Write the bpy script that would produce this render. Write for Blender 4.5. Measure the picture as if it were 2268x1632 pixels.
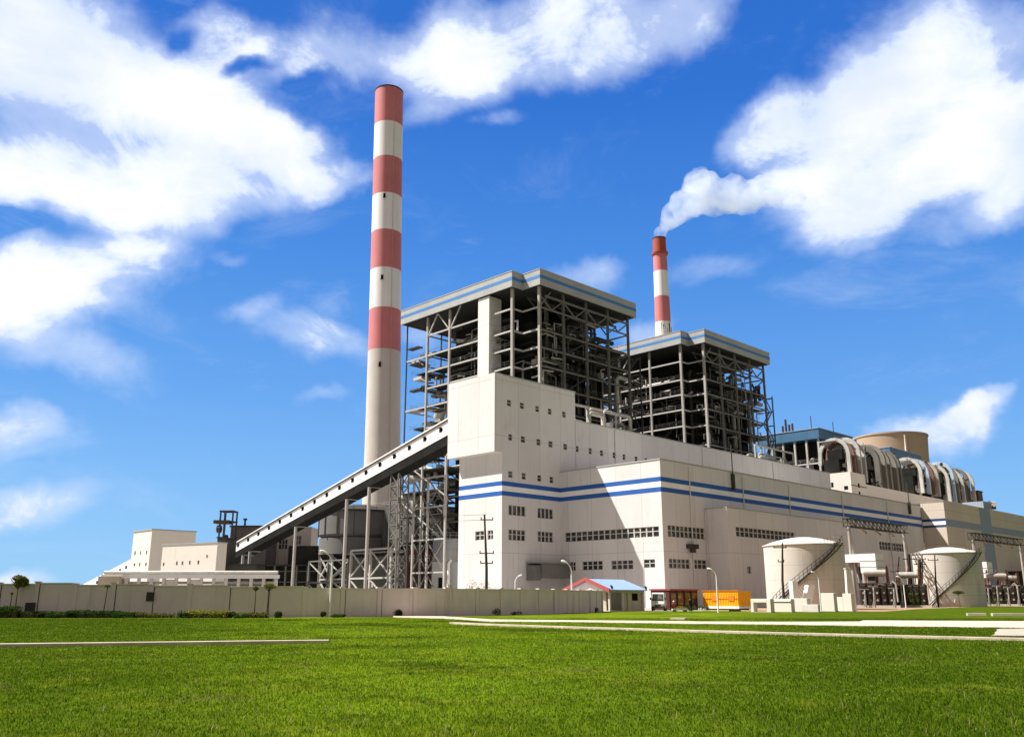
import bpy, math, random
import numpy as np
from mathutils import Vector, Matrix
from math import sin, cos, tan, pi, radians, atan2, sqrt, asin

for o in list(bpy.data.objects):
    bpy.data.objects.remove(o)
SC = bpy.context.scene
COL = SC.collection
rnd = random.Random(7)

# ------------------------------------------------------------------ camera, frame of the place
F, PIT, AZ, EYE = 1943.0, 0.25564, 0.7930, 1.7      # focal (photo px), pitch, azimuth of the long facade, eye height
cam = bpy.data.cameras.new("camera")
cam.sensor_width = 36.0
cam.lens = F / 2268.0 * 36.0
cam.clip_start, cam.clip_end = 0.1, 20000.0
co = bpy.data.objects.new("camera", cam)
COL.objects.link(co)
co.location = (0, 0, EYE)
co.rotation_euler = (pi / 2 + PIT, 0, 0)
SC.camera = co

UV_U = (sin(AZ), cos(AZ))            # u: along the long facade, away from the camera
UV_V = (-cos(AZ), sin(AZ))           # v: across the plant, towards the boilers
FR = pi / 2 - AZ
C2 = (27.112, 160.0)                 # front corner of the turbine hall = origin of u, v

def W(u, v):
    return (C2[0] + UV_U[0] * u + UV_V[0] * v, C2[1] + UV_U[1] * u + UV_V[1] * v)
def to_uv(x, y):
    dx, dy = x - C2[0], y - C2[1]
    return dx * UV_U[0] + dy * UV_U[1], dx * UV_V[0] + dy * UV_V[1]
def ray(x, y):
    a, b = (x - 1134) / F, (816 - y) / F
    c, s = cos(PIT), sin(PIT)
    return (a, c - b * s, s + b * c)
def gnd(x, y):
    r = ray(x, y); t = -EYE / r[2]
    return (r[0] * t, r[1] * t)
def atd(x, y, d):
    r = ray(x, y); t = d / r[1]
    return (r[0] * t, d, EYE + r[2] * t)
_O = to_uv(0, 0)
def onu(x, y, u0):
    r = ray(x, y)
    t = (u0 - _O[0]) / (r[0] * UV_U[0] + r[1] * UV_U[1])
    return _O[1] + t * (r[0] * UV_V[0] + r[1] * UV_V[1]), EYE + t * r[2]
def onv(x, y, v0):
    r = ray(x, y)
    t = (v0 - _O[1]) / (r[0] * UV_V[0] + r[1] * UV_V[1])
    return _O[0] + t * (r[0] * UV_U[0] + r[1] * UV_U[1]), EYE + t * r[2]
_Z = {1: (163.2, .2518, 1060.5), 2: (693.4, .2349, 1019.8), 3: (856.6, .2518, 571.1), 4: (979, .2599, 979), 5: (1346.1, .22, 701.6),
      6: (1452.1, .223, 1044.2), 7: (1794.8, .2086, 913.7), 8: (1835.6, .1906, 1125.8), 9: (0, .2518, 1223.7)}
def zz(k, x, y):
    t = _Z[k]
    return t[0] + t[1] * x, t[2] + t[1] * y

# ------------------------------------------------------------------ sun and sky
SUN = Vector((UV_U[0] - 1.11 * UV_V[0], UV_U[1] - 1.11 * UV_V[1], -2.04)).normalized()   # travel direction, read from the tower's shadow
SUN_EL = asin(-SUN.z)
SUN_AZ = atan2(-SUN.x, -SUN.y)
sl = bpy.data.lights.new("sun", "SUN")
sl.energy, sl.angle, sl.color = 5.0, radians(0.53), (1.0, 0.955, 0.90)
so = bpy.data.objects.new("sun", sl)
COL.objects.link(so)
so.rotation_euler = SUN.to_track_quat('-Z', 'Y').to_euler()

SC.view_settings.view_transform = 'Standard'
SC.view_settings.look = 'None'
SC.view_settings.exposure = 0.9
SC.view_settings.gamma = 1.0
SC.render.engine = 'CYCLES'
SC.cycles.use_denoising = True
SC.cycles.max_bounces = 6
SC.cycles.volume_bounces = 3

world = bpy.data.worlds.new("World")
SC.world = world
world.use_nodes = True
NT = world.node_tree
NT.nodes.clear()

class G:
    """small node-graph helper"""
    def __init__(s, nt): s.nt = nt
    def n(s, t, **k):
        nd = s.nt.nodes.new(t)
        for a, b in k.items(): setattr(nd, a, b)
        return nd
    def put(s, sock, v):
        if isinstance(v, bpy.types.NodeSocket): s.nt.links.new(v, sock)
        elif v is not None:
            if hasattr(sock.default_value, '__len__') and not hasattr(v, '__len__'): v = [v] * len(sock.default_value)
            if sock.type == 'RGBA' and len(v) == 3: v = (*v, 1)
            sock.default_value = v
    def m(s, op, a, b=None, c=None, clamp=False):
        nd = s.n('ShaderNodeMath', operation=op, use_clamp=clamp)
        for i, x in enumerate((a, b, c)):
            if x is not None: s.put(nd.inputs[i], x)
        return nd.outputs[0]
    def vm(s, op, a, b=None, scale=None):
        nd = s.n('ShaderNodeVectorMath', operation=op)
        s.put(nd.inputs[0], a)
        if b is not None: s.put(nd.inputs[1], b)
        if scale is not None: s.put(nd.inputs[3], scale)
        return nd.outputs['Value' if op in ('LENGTH', 'DOT_PRODUCT', 'DISTANCE') else 'Vector']
    def mapr(s, v, a, b, c=0.0, d=1.0, smooth=True):
        nd = s.n('ShaderNodeMapRange', interpolation_type='SMOOTHSTEP' if smooth else 'LINEAR')
        for i, x in enumerate((v, a, b, c, d)): s.put(nd.inputs[i], x)
        return nd.outputs[0]
    def noise(s, vec, scale, detail=4, rough=.5, dist=0.0, out=0):
        nd = s.n('ShaderNodeTexNoise')
        if vec is not None: s.put(nd.inputs['Vector'], vec)
        for k, v in (('Scale', scale), ('Detail', detail), ('Roughness', rough), ('Distortion', dist)): s.put(nd.inputs[k], v)
        return nd.outputs[out]
    def mix(s, f, a, b, mode='MIX'):
        nd = s.n('ShaderNodeMix', data_type='RGBA', blend_type=mode)
        s.put(nd.inputs[0], f); s.put(nd.inputs[6], a); s.put(nd.inputs[7], b)
        return nd.outputs[2]
    def comb(s, x, y, z):
        nd = s.n('ShaderNodeCombineXYZ')
        for i, v in enumerate((x, y, z)): s.put(nd.inputs[i], v)
        return nd.outputs[0]
    def sep(s, v):
        nd = s.n('ShaderNodeSeparateXYZ'); s.put(nd.inputs[0], v)
        return nd.outputs
    def mapping(s, v, loc, rot, sc):
        nd = s.n('ShaderNodeMapping', vector_type='TEXTURE')
        s.put(nd.inputs[0], v); s.put(nd.inputs[1], loc); s.put(nd.inputs[2], rot); s.put(nd.inputs[3], sc)
        return nd.outputs[0]

g = G(NT)
sky = g.n('ShaderNodeTexSky', sky_type='NISHITA', sun_disc=False, sun_elevation=SUN_EL, sun_rotation=SUN_AZ,
          air_density=1.0, dust_density=0.25, ozone_density=3.0, altitude=200)
gen = g.n('ShaderNodeTexCoord').outputs['Generated']
dx, dy, dz = g.sep(gen)
azim = g.m('ARCTAN2', dx, dy)
elev = g.m('ARCSINE', dz)
P = g.comb(azim, elev, 0.0)
# warp so that the cloud edges curl
wn = g.noise(P, 5.0, 5, .55, out=1)
Pw = g.vm('ADD', P, g.vm('SCALE', g.vm('SUBTRACT', wn, (.5, .5, .5)), scale=.13))
def pdir(x, y):
    r = Vector(ray(x, y)).normalized()
    return atan2(r.x, r.y), asin(r.z)
# cumulus masses by direction: centre, half sizes (photo px for convenience), tilt, weight
CL = [(110, 90, 470, 215, 0, 1.3), (470, 255, 380, 165, -14, 1.35), (170, 370, 430, 150, 8, 1.1), (480, 410, 330, 75, -6, .6), (330, 455, 260, 70, 0, .5), (500, 50, 180, 110, 0, .85), (650, 320, 260, 100, -8, .8),
      (740, 110, 300, 120, 8, .75), (1010, 95, 250, 190, 0, 1.35), (1290, 60, 320, 150, 10, 1.1), (1540, 10, 230, 100, 20, .9),
      (190, 620, 310, 125, 12, 1.3), (30, 690, 230, 95, 10, .95), (360, 510, 190, 120, 20, .7), (130, 800, 320, 95, -10, .75), (300, 720, 220, 60, 0, .4), (60, 960, 200, 60, 0, .5),
      (680, 765, 260, 80, -12, .55), (560, 690, 110, 50, 25, .42), (2080, 180, 370, 230, 0, 1.25), (1850, 300, 280, 160, 28, 1.05),
      (1690, 250, 150, 95, 25, .95), (1970, 410, 330, 110, 5, .6), (2230, 330, 300, 140, 0, 1.1), (2240, 440, 150, 80, 30, .5),
      (1740, 390, 170, 70, 10, .35), (1990, 440, 380, 120, 5, .5), (2090, 945, 200, 55, 14, .72), (2190, 895, 90, 40, 25, .7), (1290, 605, 140, 65, 10, .6), (1960, 940, 110, 40, 0, .6), (1930, 1000, 190, 50, 0, .45),
      (1410, 730, 90, 70, 0, .6), (70, 1085, 230, 80, 0, .75), (50, 1278, 160, 38, 0, .9), (30, 925, 130, 45, 0, .5), (2200, 480, 190, 60, 10, .45),
      (1560, 590, 190, 60, 8, .36), (930, 730, 110, 70, 0, .5), (720, 390, 190, 60, 14, .6), (700, 890, 90, 30, 0, .35), (510, 565, 70, 36, 0, .4), (2260, 660, 120, 90, 20, .3), (950, 250, 120, 60, 10, .4), (1100, 270, 120, 40, 10, .4),
      (-500, 300, 500, 260, 0, 1.2), (2900, 300, 500, 260, 0, 1.2), (-600, 900, 500, 160, 0, .9)]
CUT = [(545, 130, 120, 34, 18, .5), (700, 175, 110, 36, 8, .45), (395, 45, 80, 40, 30, .4), (20, 500, 110, 60, 0, .7), (760, 60, 70, 50, 0, .25)]
def blobs(lst):
    tot = None
    for (x, y, rx, ry, rot, w) in lst:
        a, e = pdir(x, y)
        sc = 1 / (F * 1.08)
        v = g.mapping(Pw, (a, e, 0), (0, 0, radians(rot)), (rx * sc, ry * sc, 1))
        q = g.mapr(g.vm('LENGTH', v), 1.0, 0.15, 0.0, w)
        tot = q if tot is None else g.m('ADD', tot, q)
    return tot
dens = g.m('SUBTRACT', g.m('MINIMUM', blobs(CL), 1.5), blobs(CUT))
Ps = g.vm('MULTIPLY', P, (1.0, 1.6, 1.0))
fb = g.noise(Ps, 7.5, 12, .64, .5)
fb2 = g.noise(g.vm('ADD', Ps, (3.1, 1.7, .4)), 2.8, 6, .55, .4)
fb3 = g.noise(g.vm('ADD', Ps, (.7, 4.7, 1.4)), 21.0, 8, .62, .3)
turb = g.m('ADD', g.m('ADD', g.m('MULTIPLY', g.m('SUBTRACT', fb, .5), 1.9), g.m('MULTIPLY', g.m('SUBTRACT', fb2, .5), .9)), g.m('MULTIPLY', g.m('SUBTRACT', fb3, .5), .55))
raw = g.m('ADD', dens, turb)
core = g.mapr(raw, .30, 1.05)
veil = g.m('MULTIPLY', g.mapr(g.m('ADD', g.m('MULTIPLY', dens, 1.15), g.m('MULTIPLY', turb, .55)), .05, .95), .62)
wisp = g.m('MULTIPLY', g.mapr(g.noise(g.vm('MULTIPLY', P, (1, 3.0, 1)), 3.2, 9, .64, .8), .53, .82), .32)
mask = g.m('MAXIMUM', g.m('MAXIMUM', core, veil), wisp)
shade = g.mapr(g.noise(g.vm('ADD', Ps, (.4, .02, 2)), 3.0, 7, .55, .3), .40, .68)
lit = g.mapr(raw, .45, 1.7)
ccol = g.mix(g.m('MULTIPLY', shade, .82), (7.5, 7.5, 7.45), (4.7, 5.3, 6.9))
ccol = g.mix(lit, (4.5, 5.35, 7.1), ccol)
ramp = g.n('ShaderNodeValToRGB')
RP = [(0.0, (2.1, 4.1, 6.5)), (.10, (1.65, 3.55, 6.4)), (.22, (.95, 2.65, 6.05)), (.38, (.42, 1.82, 5.45)), (.55, (.16, 1.15, 4.7)), (.8, (.09, .85, 4.0))]
el_ = ramp.color_ramp.elements
while len(el_) < len(RP): el_.new(.5)
for e_, (p_, c_) in zip(el_, RP): e_.position = p_; e_.color = (*c_, 1)
g.put(ramp.inputs[0], g.m('MAXIMUM', elev, 0.0))
skyc = g.mix(.82, g.mix(1.0, sky.outputs[0], (0.5, 0.72, 0.85), 'MULTIPLY'), ramp.outputs[0])
final = g.mix(1.0, g.mix(mask, skyc, ccol), (.8123, .8123, .8123), 'MULTIPLY')
# unseen sky behind the camera and overhead: pale cloud added for neutral fill light
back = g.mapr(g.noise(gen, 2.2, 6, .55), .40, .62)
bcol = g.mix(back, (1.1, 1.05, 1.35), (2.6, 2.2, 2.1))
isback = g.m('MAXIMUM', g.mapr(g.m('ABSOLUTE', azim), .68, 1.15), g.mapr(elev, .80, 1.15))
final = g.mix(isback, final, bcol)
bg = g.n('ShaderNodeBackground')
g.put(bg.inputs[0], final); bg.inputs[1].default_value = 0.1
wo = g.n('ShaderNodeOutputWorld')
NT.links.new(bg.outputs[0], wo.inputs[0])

# ------------------------------------------------------------------ materials
MATS = {}
def mat(name, col, rough=.7, metal=0.0, var=.10, vscale=.35, streak=0.0, streakcol=(.12, .10, .08), bump=0.0, bscale=8.0, seam=None, spec=.3, fine=0.0):
    if name in MATS: return MATS[name]
    m = bpy.data.materials.new(name); m.use_nodes = True
    nt = m.node_tree; b = nt.nodes['Principled BSDF']
    h = G(nt)
    tc = h.n('ShaderNodeTexCoord')
    ob = tc.outputs['Object']
    c = col
    n1 = h.noise(ob, vscale, 5, .6)
    k = h.mapr(n1, .25, .75, 1 - var, 1 + var, False)
    c = h.mix(1.0, (*col, 1), h.comb(k, k, k), 'MULTIPLY')
    if fine:
        n2 = h.noise(ob, vscale * 14, 3, .6)
        k2 = h.mapr(n2, .2, .8, 1 - fine, 1 + fine, False)
        c = h.mix(1.0, c, h.comb(k2, k2, k2), 'MULTIPLY')
    if streak:
        st = h.noise(h.vm('MULTIPLY', ob, (1.0, 1.0, .07)), 1.1, 6, .65)
        st2 = h.noise(ob, .25, 3, .5)
        f = h.m('MULTIPLY', h.m('MULTIPLY', h.mapr(st, .5, .78), h.mapr(st2, .35, .65)), streak)
        c = h.mix(f, c, (*streakcol, 1))
    if seam:
        x, y, z = h.sep(ob); nx, ny, nz = h.sep(tc.outputs['Normal'])
        isx = h.m('GREATER_THAN', h.m('ABSOLUTE', nx), .5)
        isz = h.m('GREATER_THAN', h.m('ABSOLUTE', nz), .5)
        a = h.m('ADD', h.m('MULTIPLY', y, isx), h.m('MULTIPLY', x, h.m('SUBTRACT', 1.0, isx)))
        sp, wd = seam[0], seam[1]
        fr = h.m('FRACT', h.m('DIVIDE', h.m('ADD', a, 1.7), sp))
        l = h.m('LESS_THAN', h.m('MULTIPLY', fr, sp), wd)
        if len(seam) > 2:
            frz = h.m('FRACT', h.m('DIVIDE', h.m('ADD', z, seam[3]), seam[2]))
            l = h.m('MAXIMUM', l, h.m('LESS_THAN', h.m('MULTIPLY', frz, seam[2]), wd))
        l = h.m('MULTIPLY', l, h.m('SUBTRACT', 1.0, isz))
        c = h.mix(h.m('MULTIPLY', l, .45), c, tuple(q * .35 for q in col) + (1,))
        # sheet to sheet differences
        wn_ = h.n('ShaderNodeTexWhiteNoise', noise_dimensions='1D')
        h.put(wn_.inputs[1], h.m('FLOOR', h.m('DIVIDE', h.m('ADD', a, 1.7), sp)))
        kk = h.mapr(wn_.outputs[0], 0, 1, .945, 1.035, False)
        c = h.mix(1.0, c, h.comb(kk, kk, kk), 'MULTIPLY')
    h.put(b.inputs['Base Color'], c)
    rr = h.mapr(n1, .3, .7, rough - .08, min(1, rough + .08), False)
    h.put(b.inputs['Roughness'], rr)
    b.inputs['Metallic'].default_value = metal
    b.inputs['Specular IOR Level'].default_value = spec
    if bump:
        bp = h.n('ShaderNodeBump'); bp.inputs['Strength'].default_value = bump
        h.put(bp.inputs['Height'], h.noise(ob, bscale, 4, .6))
        nt.links.new(bp.outputs[0], b.inputs['Normal'])
    MATS[name] = m
    return m

M = dict(
    wall=mat('cream_cladding', (.65, .63, .612), .75, var=.055, vscale=.12, streak=.6, streakcol=(.40, .36, .30), seam=(6.1, .10, 11.0, 1.2), bump=.05),
    wall2=mat('tan_cladding', (.58, .51, .43), .75, var=.06, vscale=.12, streak=.42, streakcol=(.31, .26, .2), seam=(7.3, .11, 9.0, 2.2), bump=.05),
    block=mat('cream_render', (.70, .655, .58), .8, var=.05, vscale=.3, streak=.3, streakcol=(.40, .36, .30), bump=.1),
    blue=mat('blue_paint', (.018, .10, .36), .6, var=.10, vscale=.2, streak=.15, streakcol=(.05, .13, .3)),
    navy=mat('navy_paint', (.02, .055, .15), .6, var=.12, vscale=.2),
    greyblue=mat('grey_blue_paint', (.25, .305, .38), .6, var=.06, vscale=.2),
    white=mat('white_paint', (.80, .79, .76), .55, var=.05, vscale=.4, streak=.12, streakcol=(.5, .46, .4)),
    fascia=mat('grey_fascia', (.36, .37, .36), .6, var=.07, vscale=.25, streak=.3, streakcol=(.33, .32, .28), seam=(3.1, .06)),
    fascia_blue=mat('fascia_blue', (.06, .20, .46), .6, var=.08, vscale=.3),
    roofdark=mat('roof_soffit', (.035, .035, .033), .85, spec=.03, var=.2, vscale=.3),
    roofblue=mat('blue_roof_sheet', (.055, .14, .24), .45, var=.12, vscale=.2, seam=(1.2, .08)),
    steel=mat('painted_steel', (.43, .415, .385), .6, var=.12, vscale=.3, streak=.3, streakcol=(.18, .13, .09)),
    steelg=mat('grimy_shaded_steel', (.17, .165, .15), .7, spec=.03, var=.2, vscale=.4, streak=.4, streakcol=(.10, .07, .05)),  # darker copy of the painted steel: shade of right-hand members put into colour
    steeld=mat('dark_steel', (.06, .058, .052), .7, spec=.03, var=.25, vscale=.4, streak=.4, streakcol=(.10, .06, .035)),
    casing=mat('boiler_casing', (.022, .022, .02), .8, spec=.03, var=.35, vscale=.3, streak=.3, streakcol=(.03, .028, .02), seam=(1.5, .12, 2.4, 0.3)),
    pipe=mat('lagged_pipe', (.42, .40, .35), .5, metal=.25, var=.2, vscale=.5, streak=.3, streakcol=(.16, .12, .08)),
    piped=mat('dark_pipe', (.065, .063, .055), .6, spec=.03, var=.3, vscale=.6),
    grate=mat('floor_grating', (.05, .05, .046), .8, spec=.03, var=.25, vscale=.6),
    glass=mat('window_glass', (.022, .026, .03), .18, var=.5, vscale=.8, spec=.6),
    frame=mat('window_frame', (.50, .48, .44), .6, var=.08, vscale=1.0),
    black=mat('black_opening', (.012, .012, .012), .9, spec=.03, var=.2),
    concrete=mat('concrete', (.54, .50, .45), .85, var=.08, vscale=.12, streak=.2, streakcol=(.3, .28, .24), bump=.1, fine=.05),
    red=mat('red_band', (.58, .19, .195), .7, var=.14, vscale=.08, streak=.5, streakcol=(.58, .26, .23), seam=(500, .01, 8.0, 0)),
    redold=mat('old_red_band', (.36, .075, .05), .8, var=.2, vscale=.1, streak=.5, streakcol=(.18, .07, .05)),
    chwhite=mat('chimney_white', (.84, .82, .80), .75, var=.06, vscale=.06, streak=.45, streakcol=(.55, .5, .44), seam=(500, .01, 8.0, 0)),
    soot=mat('soot', (.03, .025, .022), .95),
    compound=mat('compound_wall', (.66, .565, .57), .9, var=.09, vscale=.5, streak=.75, streakcol=(.17, .155, .12), bump=.15, bscale=3, fine=.04),
    coping=mat('wall_coping', (.62, .57, .53), .9, var=.1, vscale=.7, streak=.3),
    tank=mat('tank_paint', (.60, .56, .50), .6, var=.06, vscale=.2, streak=.6, streakcol=(.34, .27, .19), seam=(4.2, .06, 2.2, 0)),
    rust=mat('rusty_brown', (.072, .054, .042), .8, var=.35, vscale=.7, streak=.4, streakcol=(.05, .03, .02)),
    maroon=mat('maroon_paint', (.075, .02, .022), .65, var=.25, vscale=.5, streak=.3),
    orange=mat('orange_paint', (.84, .42, .012), .5, var=.08, vscale=.6, streak=.25, streakcol=(.45, .17, .02)),
    tile=mat('red_trim', (.36, .085, .075), .7, var=.12, vscale=.8),
    roofsky=mat('light_blue_roof', (.27, .40, .70), .45, var=.05, vscale=.6, seam=(.55, .05)),
    plaster=mat('stained_plaster', (.50, .44, .33), .9, var=.14, vscale=.8, streak=.65, streakcol=(.13, .115, .08), bump=.2),
    brown=mat('cooling_tower_concrete', (.40, .30, .215), .9, var=.08, vscale=.03, streak=.35, streakcol=(.30, .22, .15)),
    bark=mat('bark', (.10, .075, .05), .9, var=.25, vscale=4),
    polec=mat('pole_concrete', (.36, .33, .30), .85, var=.15, vscale=1.2, streak=.3),
    poleblack=mat('weathered_pole', (.05, .045, .04), .85, spec=.03, var=.3, vscale=1.2),
    ceramic=mat('insulator', (.25, .11, .07), .3, var=.1),
    rubber=mat('rubber', (.02, .02, .02), .9),
    path=mat('path_concrete', (.50, .435, .33), .9, var=.22, vscale=.9, bump=.2, fine=.14, streak=.3),
    slab=mat('grey_slab', (.36, .33, .27), .9, var=.15, vscale=1.5, fine=.1),
    skin=mat('skin', (.36, .2, .13), .6), dcloth=mat('dark_cloth', (.02, .02, .025), .9), rcloth=mat('red_cloth', (.30, .03, .025), .9), capw=mat('white_cap', (.8, .8, .78), .7),
)
m_ = M['glass']; h_ = G(m_.node_tree); b_ = m_.node_tree.nodes['Principled BSDF']
ob_ = h_.n('ShaderNodeTexCoord').outputs['Object']
wn_ = h_.n('ShaderNodeTexWhiteNoise', noise_dimensions='3D'); h_.put(wn_.inputs[0], h_.vm('FLOOR', h_.vm('MULTIPLY', ob_, (1.05, 1.05, 1.3))))
k_ = h_.m('MULTIPLY', h_.mapr(wn_.outputs[0], .55, 1.0), h_.mapr(h_.noise(ob_, 2.0, 3), .35, .65))
h_.put(b_.inputs['Base Color'], h_.mix(k_, (.018, .021, .023, 1), (.17, .17, .155, 1)))
def leafmat(name, c1, c2):
    m = bpy.data.materials.new(name); m.use_nodes = True
    nt = m.node_tree; nt.nodes.clear(); h = G(nt)
    geo = h.n('ShaderNodeNewGeometry')
    rpi = geo.outputs['Random Per Island']
    pos = geo.outputs['Position']
    f = h.m('ADD', h.m('MULTIPLY', rpi, .6), h.m('MULTIPLY', h.noise(pos, .9, 3, .5), .4))
    c = h.mix(h.mapr(f, .2, .8), (*c1, 1), (*c2, 1))
    d = h.n('ShaderNodeBsdfDiffuse'); h.put(d.inputs[0], c)
    t = h.n('ShaderNodeBsdfTranslucent'); h.put(t.inputs[0], c)
    mx = h.n('ShaderNodeMixShader'); mx.inputs[0].default_value = .3
    nt.links.new(d.outputs[0], mx.inputs[1]); nt.links.new(t.outputs[0], mx.inputs[2])
    o = h.n('ShaderNodeOutputMaterial'); nt.links.new(mx.outputs[0], o.inputs[0])
    return m
M['leaf'] = leafmat('leaves_dark', (.018, .045, .008), (.06, .11, .018))
M['leafy'] = leafmat('leaves_yellow', (.16, .18, .012), (.27, .27, .03))
M['leafo'] = leafmat('leaves_olive', (.08, .09, .018), (.18, .17, .04))

def grass_nodes(h, pos):
    big = h.noise(pos, .05, 5, .6)
    mid = h.noise(pos, .30, 6, .65)
    c = h.mix(h.mapr(big, .38, .62), (.188, .296, .011, 1), (.140, .240, .009, 1))
    c = h.mix(h.m('MULTIPLY', h.mapr(mid, .50, .70), .6), c, (.185, .228, .013, 1))
    lush = h.mapr(h.noise(h.vm('ADD', pos, (5, 2, 0)), .11, 6, .62), .47, .62)
    x_, y_, z_ = h.sep(pos)
    edge = h.m('ADD', h.m('MULTIPLY', h.m('ABSOLUTE', h.m('ADD', x_, 1.5)), .07), h.m('MULTIPLY', h.m('SUBTRACT', 34.0, y_), .022))
    near = h.mapr(h.m('ADD', edge, h.m('MULTIPLY', h.m('SUBTRACT', mid, .5), 1.1)), .15, 1.0)  # vignette-like darkening towards the sides and camera, put into the grass colour
    c = h.mix(h.m('MULTIPLY', h.m('MAXIMUM', h.m('MULTIPLY', lush, .95), h.m('MULTIPLY', near, .85)), .85), c, (.050, .100, .005, 1))
    cl1 = h.mapr(h.noise(h.vm('ADD', pos, (9, 3, 0)), .75, 5, .65), .50, .66)
    c = h.mix(h.m('MULTIPLY', cl1, .55), c, (.070, .125, .006, 1))
    cl2 = h.mapr(h.noise(h.vm('ADD', pos, (2, 19, 0)), .5, 5, .65), .54, .70)
    c = h.mix(h.m('MULTIPLY', cl2, .55), c, (.235, .290, .020, 1))
    br = h.mapr(h.noise(h.vm('ADD', pos, (31, 7, 0)), .22, 6, .65), .60, .72)
    return h.mix(h.m('MULTIPLY', br, .55), c, (.15, .13, .04, 1))
def grass_mat(name, blades):
    m = bpy.data.materials.new(name); m.use_nodes = True
    nt = m.node_tree; nt.nodes.clear(); h = G(nt)
    geo = h.n('ShaderNodeNewGeometry')
    pos = geo.outputs['Position']
    c = grass_nodes(h, pos)
    o = h.n('ShaderNodeOutputMaterial')
    d = h.n('ShaderNodeBsdfDiffuse')
    if blades:
        r = geo.outputs['Random Per Island']
        k = h.mapr(r, 0, 1, .86, 1.18, False)
        c = h.mix(1.0, c, h.comb(k, k, k), 'MULTIPLY')
        dry = h.m('GREATER_THAN', r, .965)
        c = h.mix(h.m('MULTIPLY', dry, .7), c, (.30, .27, .11, 1))
        h.put(d.inputs[0], c)
        t = h.n('ShaderNodeBsdfTranslucent'); h.put(t.inputs[0], c)
        mx = h.n('ShaderNodeMixShader'); mx.inputs[0].default_value = .45
        nt.links.new(d.outputs[0], mx.inputs[1]); nt.links.new(t.outputs[0], mx.inputs[2])
        nt.links.new(mx.outputs[0], o.inputs[0])
    else:
        fine = h.noise(h.vm('MULTIPLY', pos, (1, .45, 1)), 5.0, 6, .7)
        k = h.mapr(fine, .3, .7, .78, 1.18, False)
        c = h.mix(1.0, c, h.comb(k, k, k), 'MULTIPLY')
        c = h.mix(1.0, c, (.70, .62, .95, 1), 'MULTIPLY')          # darker tint stands in for blade self-shadow that flat ground lacks
        h.put(d.inputs[0], c)
        bp = h.n('ShaderNodeBump'); bp.inputs['Strength'].default_value = .6; bp.inputs['Distance'].default_value = .1
        h.put(bp.inputs['Height'], fine); nt.links.new(bp.outputs[0], d.inputs['Normal'])
        nt.links.new(d.outputs[0], o.inputs[0])
    return m
M['grass'] = grass_mat('lawn', False)
M['blade'] = grass_mat('grass_blade', True)

# ------------------------------------------------------------------ objects
ORG = {}
def tag(o, label=None, cat=None, group=None, kind=None):
    if label: o['label'] = label
    if cat: o['category'] = cat
    if group: o['group'] = group
    if kind: o['kind'] = kind
    return o
def thing(name, label, cat, x, y, rot=0.0, group=None, org=None):
    o = bpy.data.objects.new(name, None); COL.objects.link(o)
    o.empty_display_size = .5
    o.location = (x, y, 0); o.rotation_euler = (0, 0, rot)
    ORG[o.name] = org if org is not None else (0.0, 0.0, 0.0)
    return tag(o, label, cat, group)
def fthing(name, label, cat, u, v, group=None):        # a thing whose meshes are given in u, v, z
    x, y = W(u, v)
    return thing(name, label, cat, x, y, FR, group, (u, v, 0.0))
def wthing(name, label, cat, x, y, group=None):        # a thing whose meshes are given in world x, y, z
    return thing(name, label, cat, x, y, 0.0, group, (x, y, 0.0))
def copy_tree(o, parent=None):
    c = o.copy(); COL.objects.link(c)
    if parent is not None: c.parent = parent
    for ch in list(o.children): copy_tree(ch, c)
    return c

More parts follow.
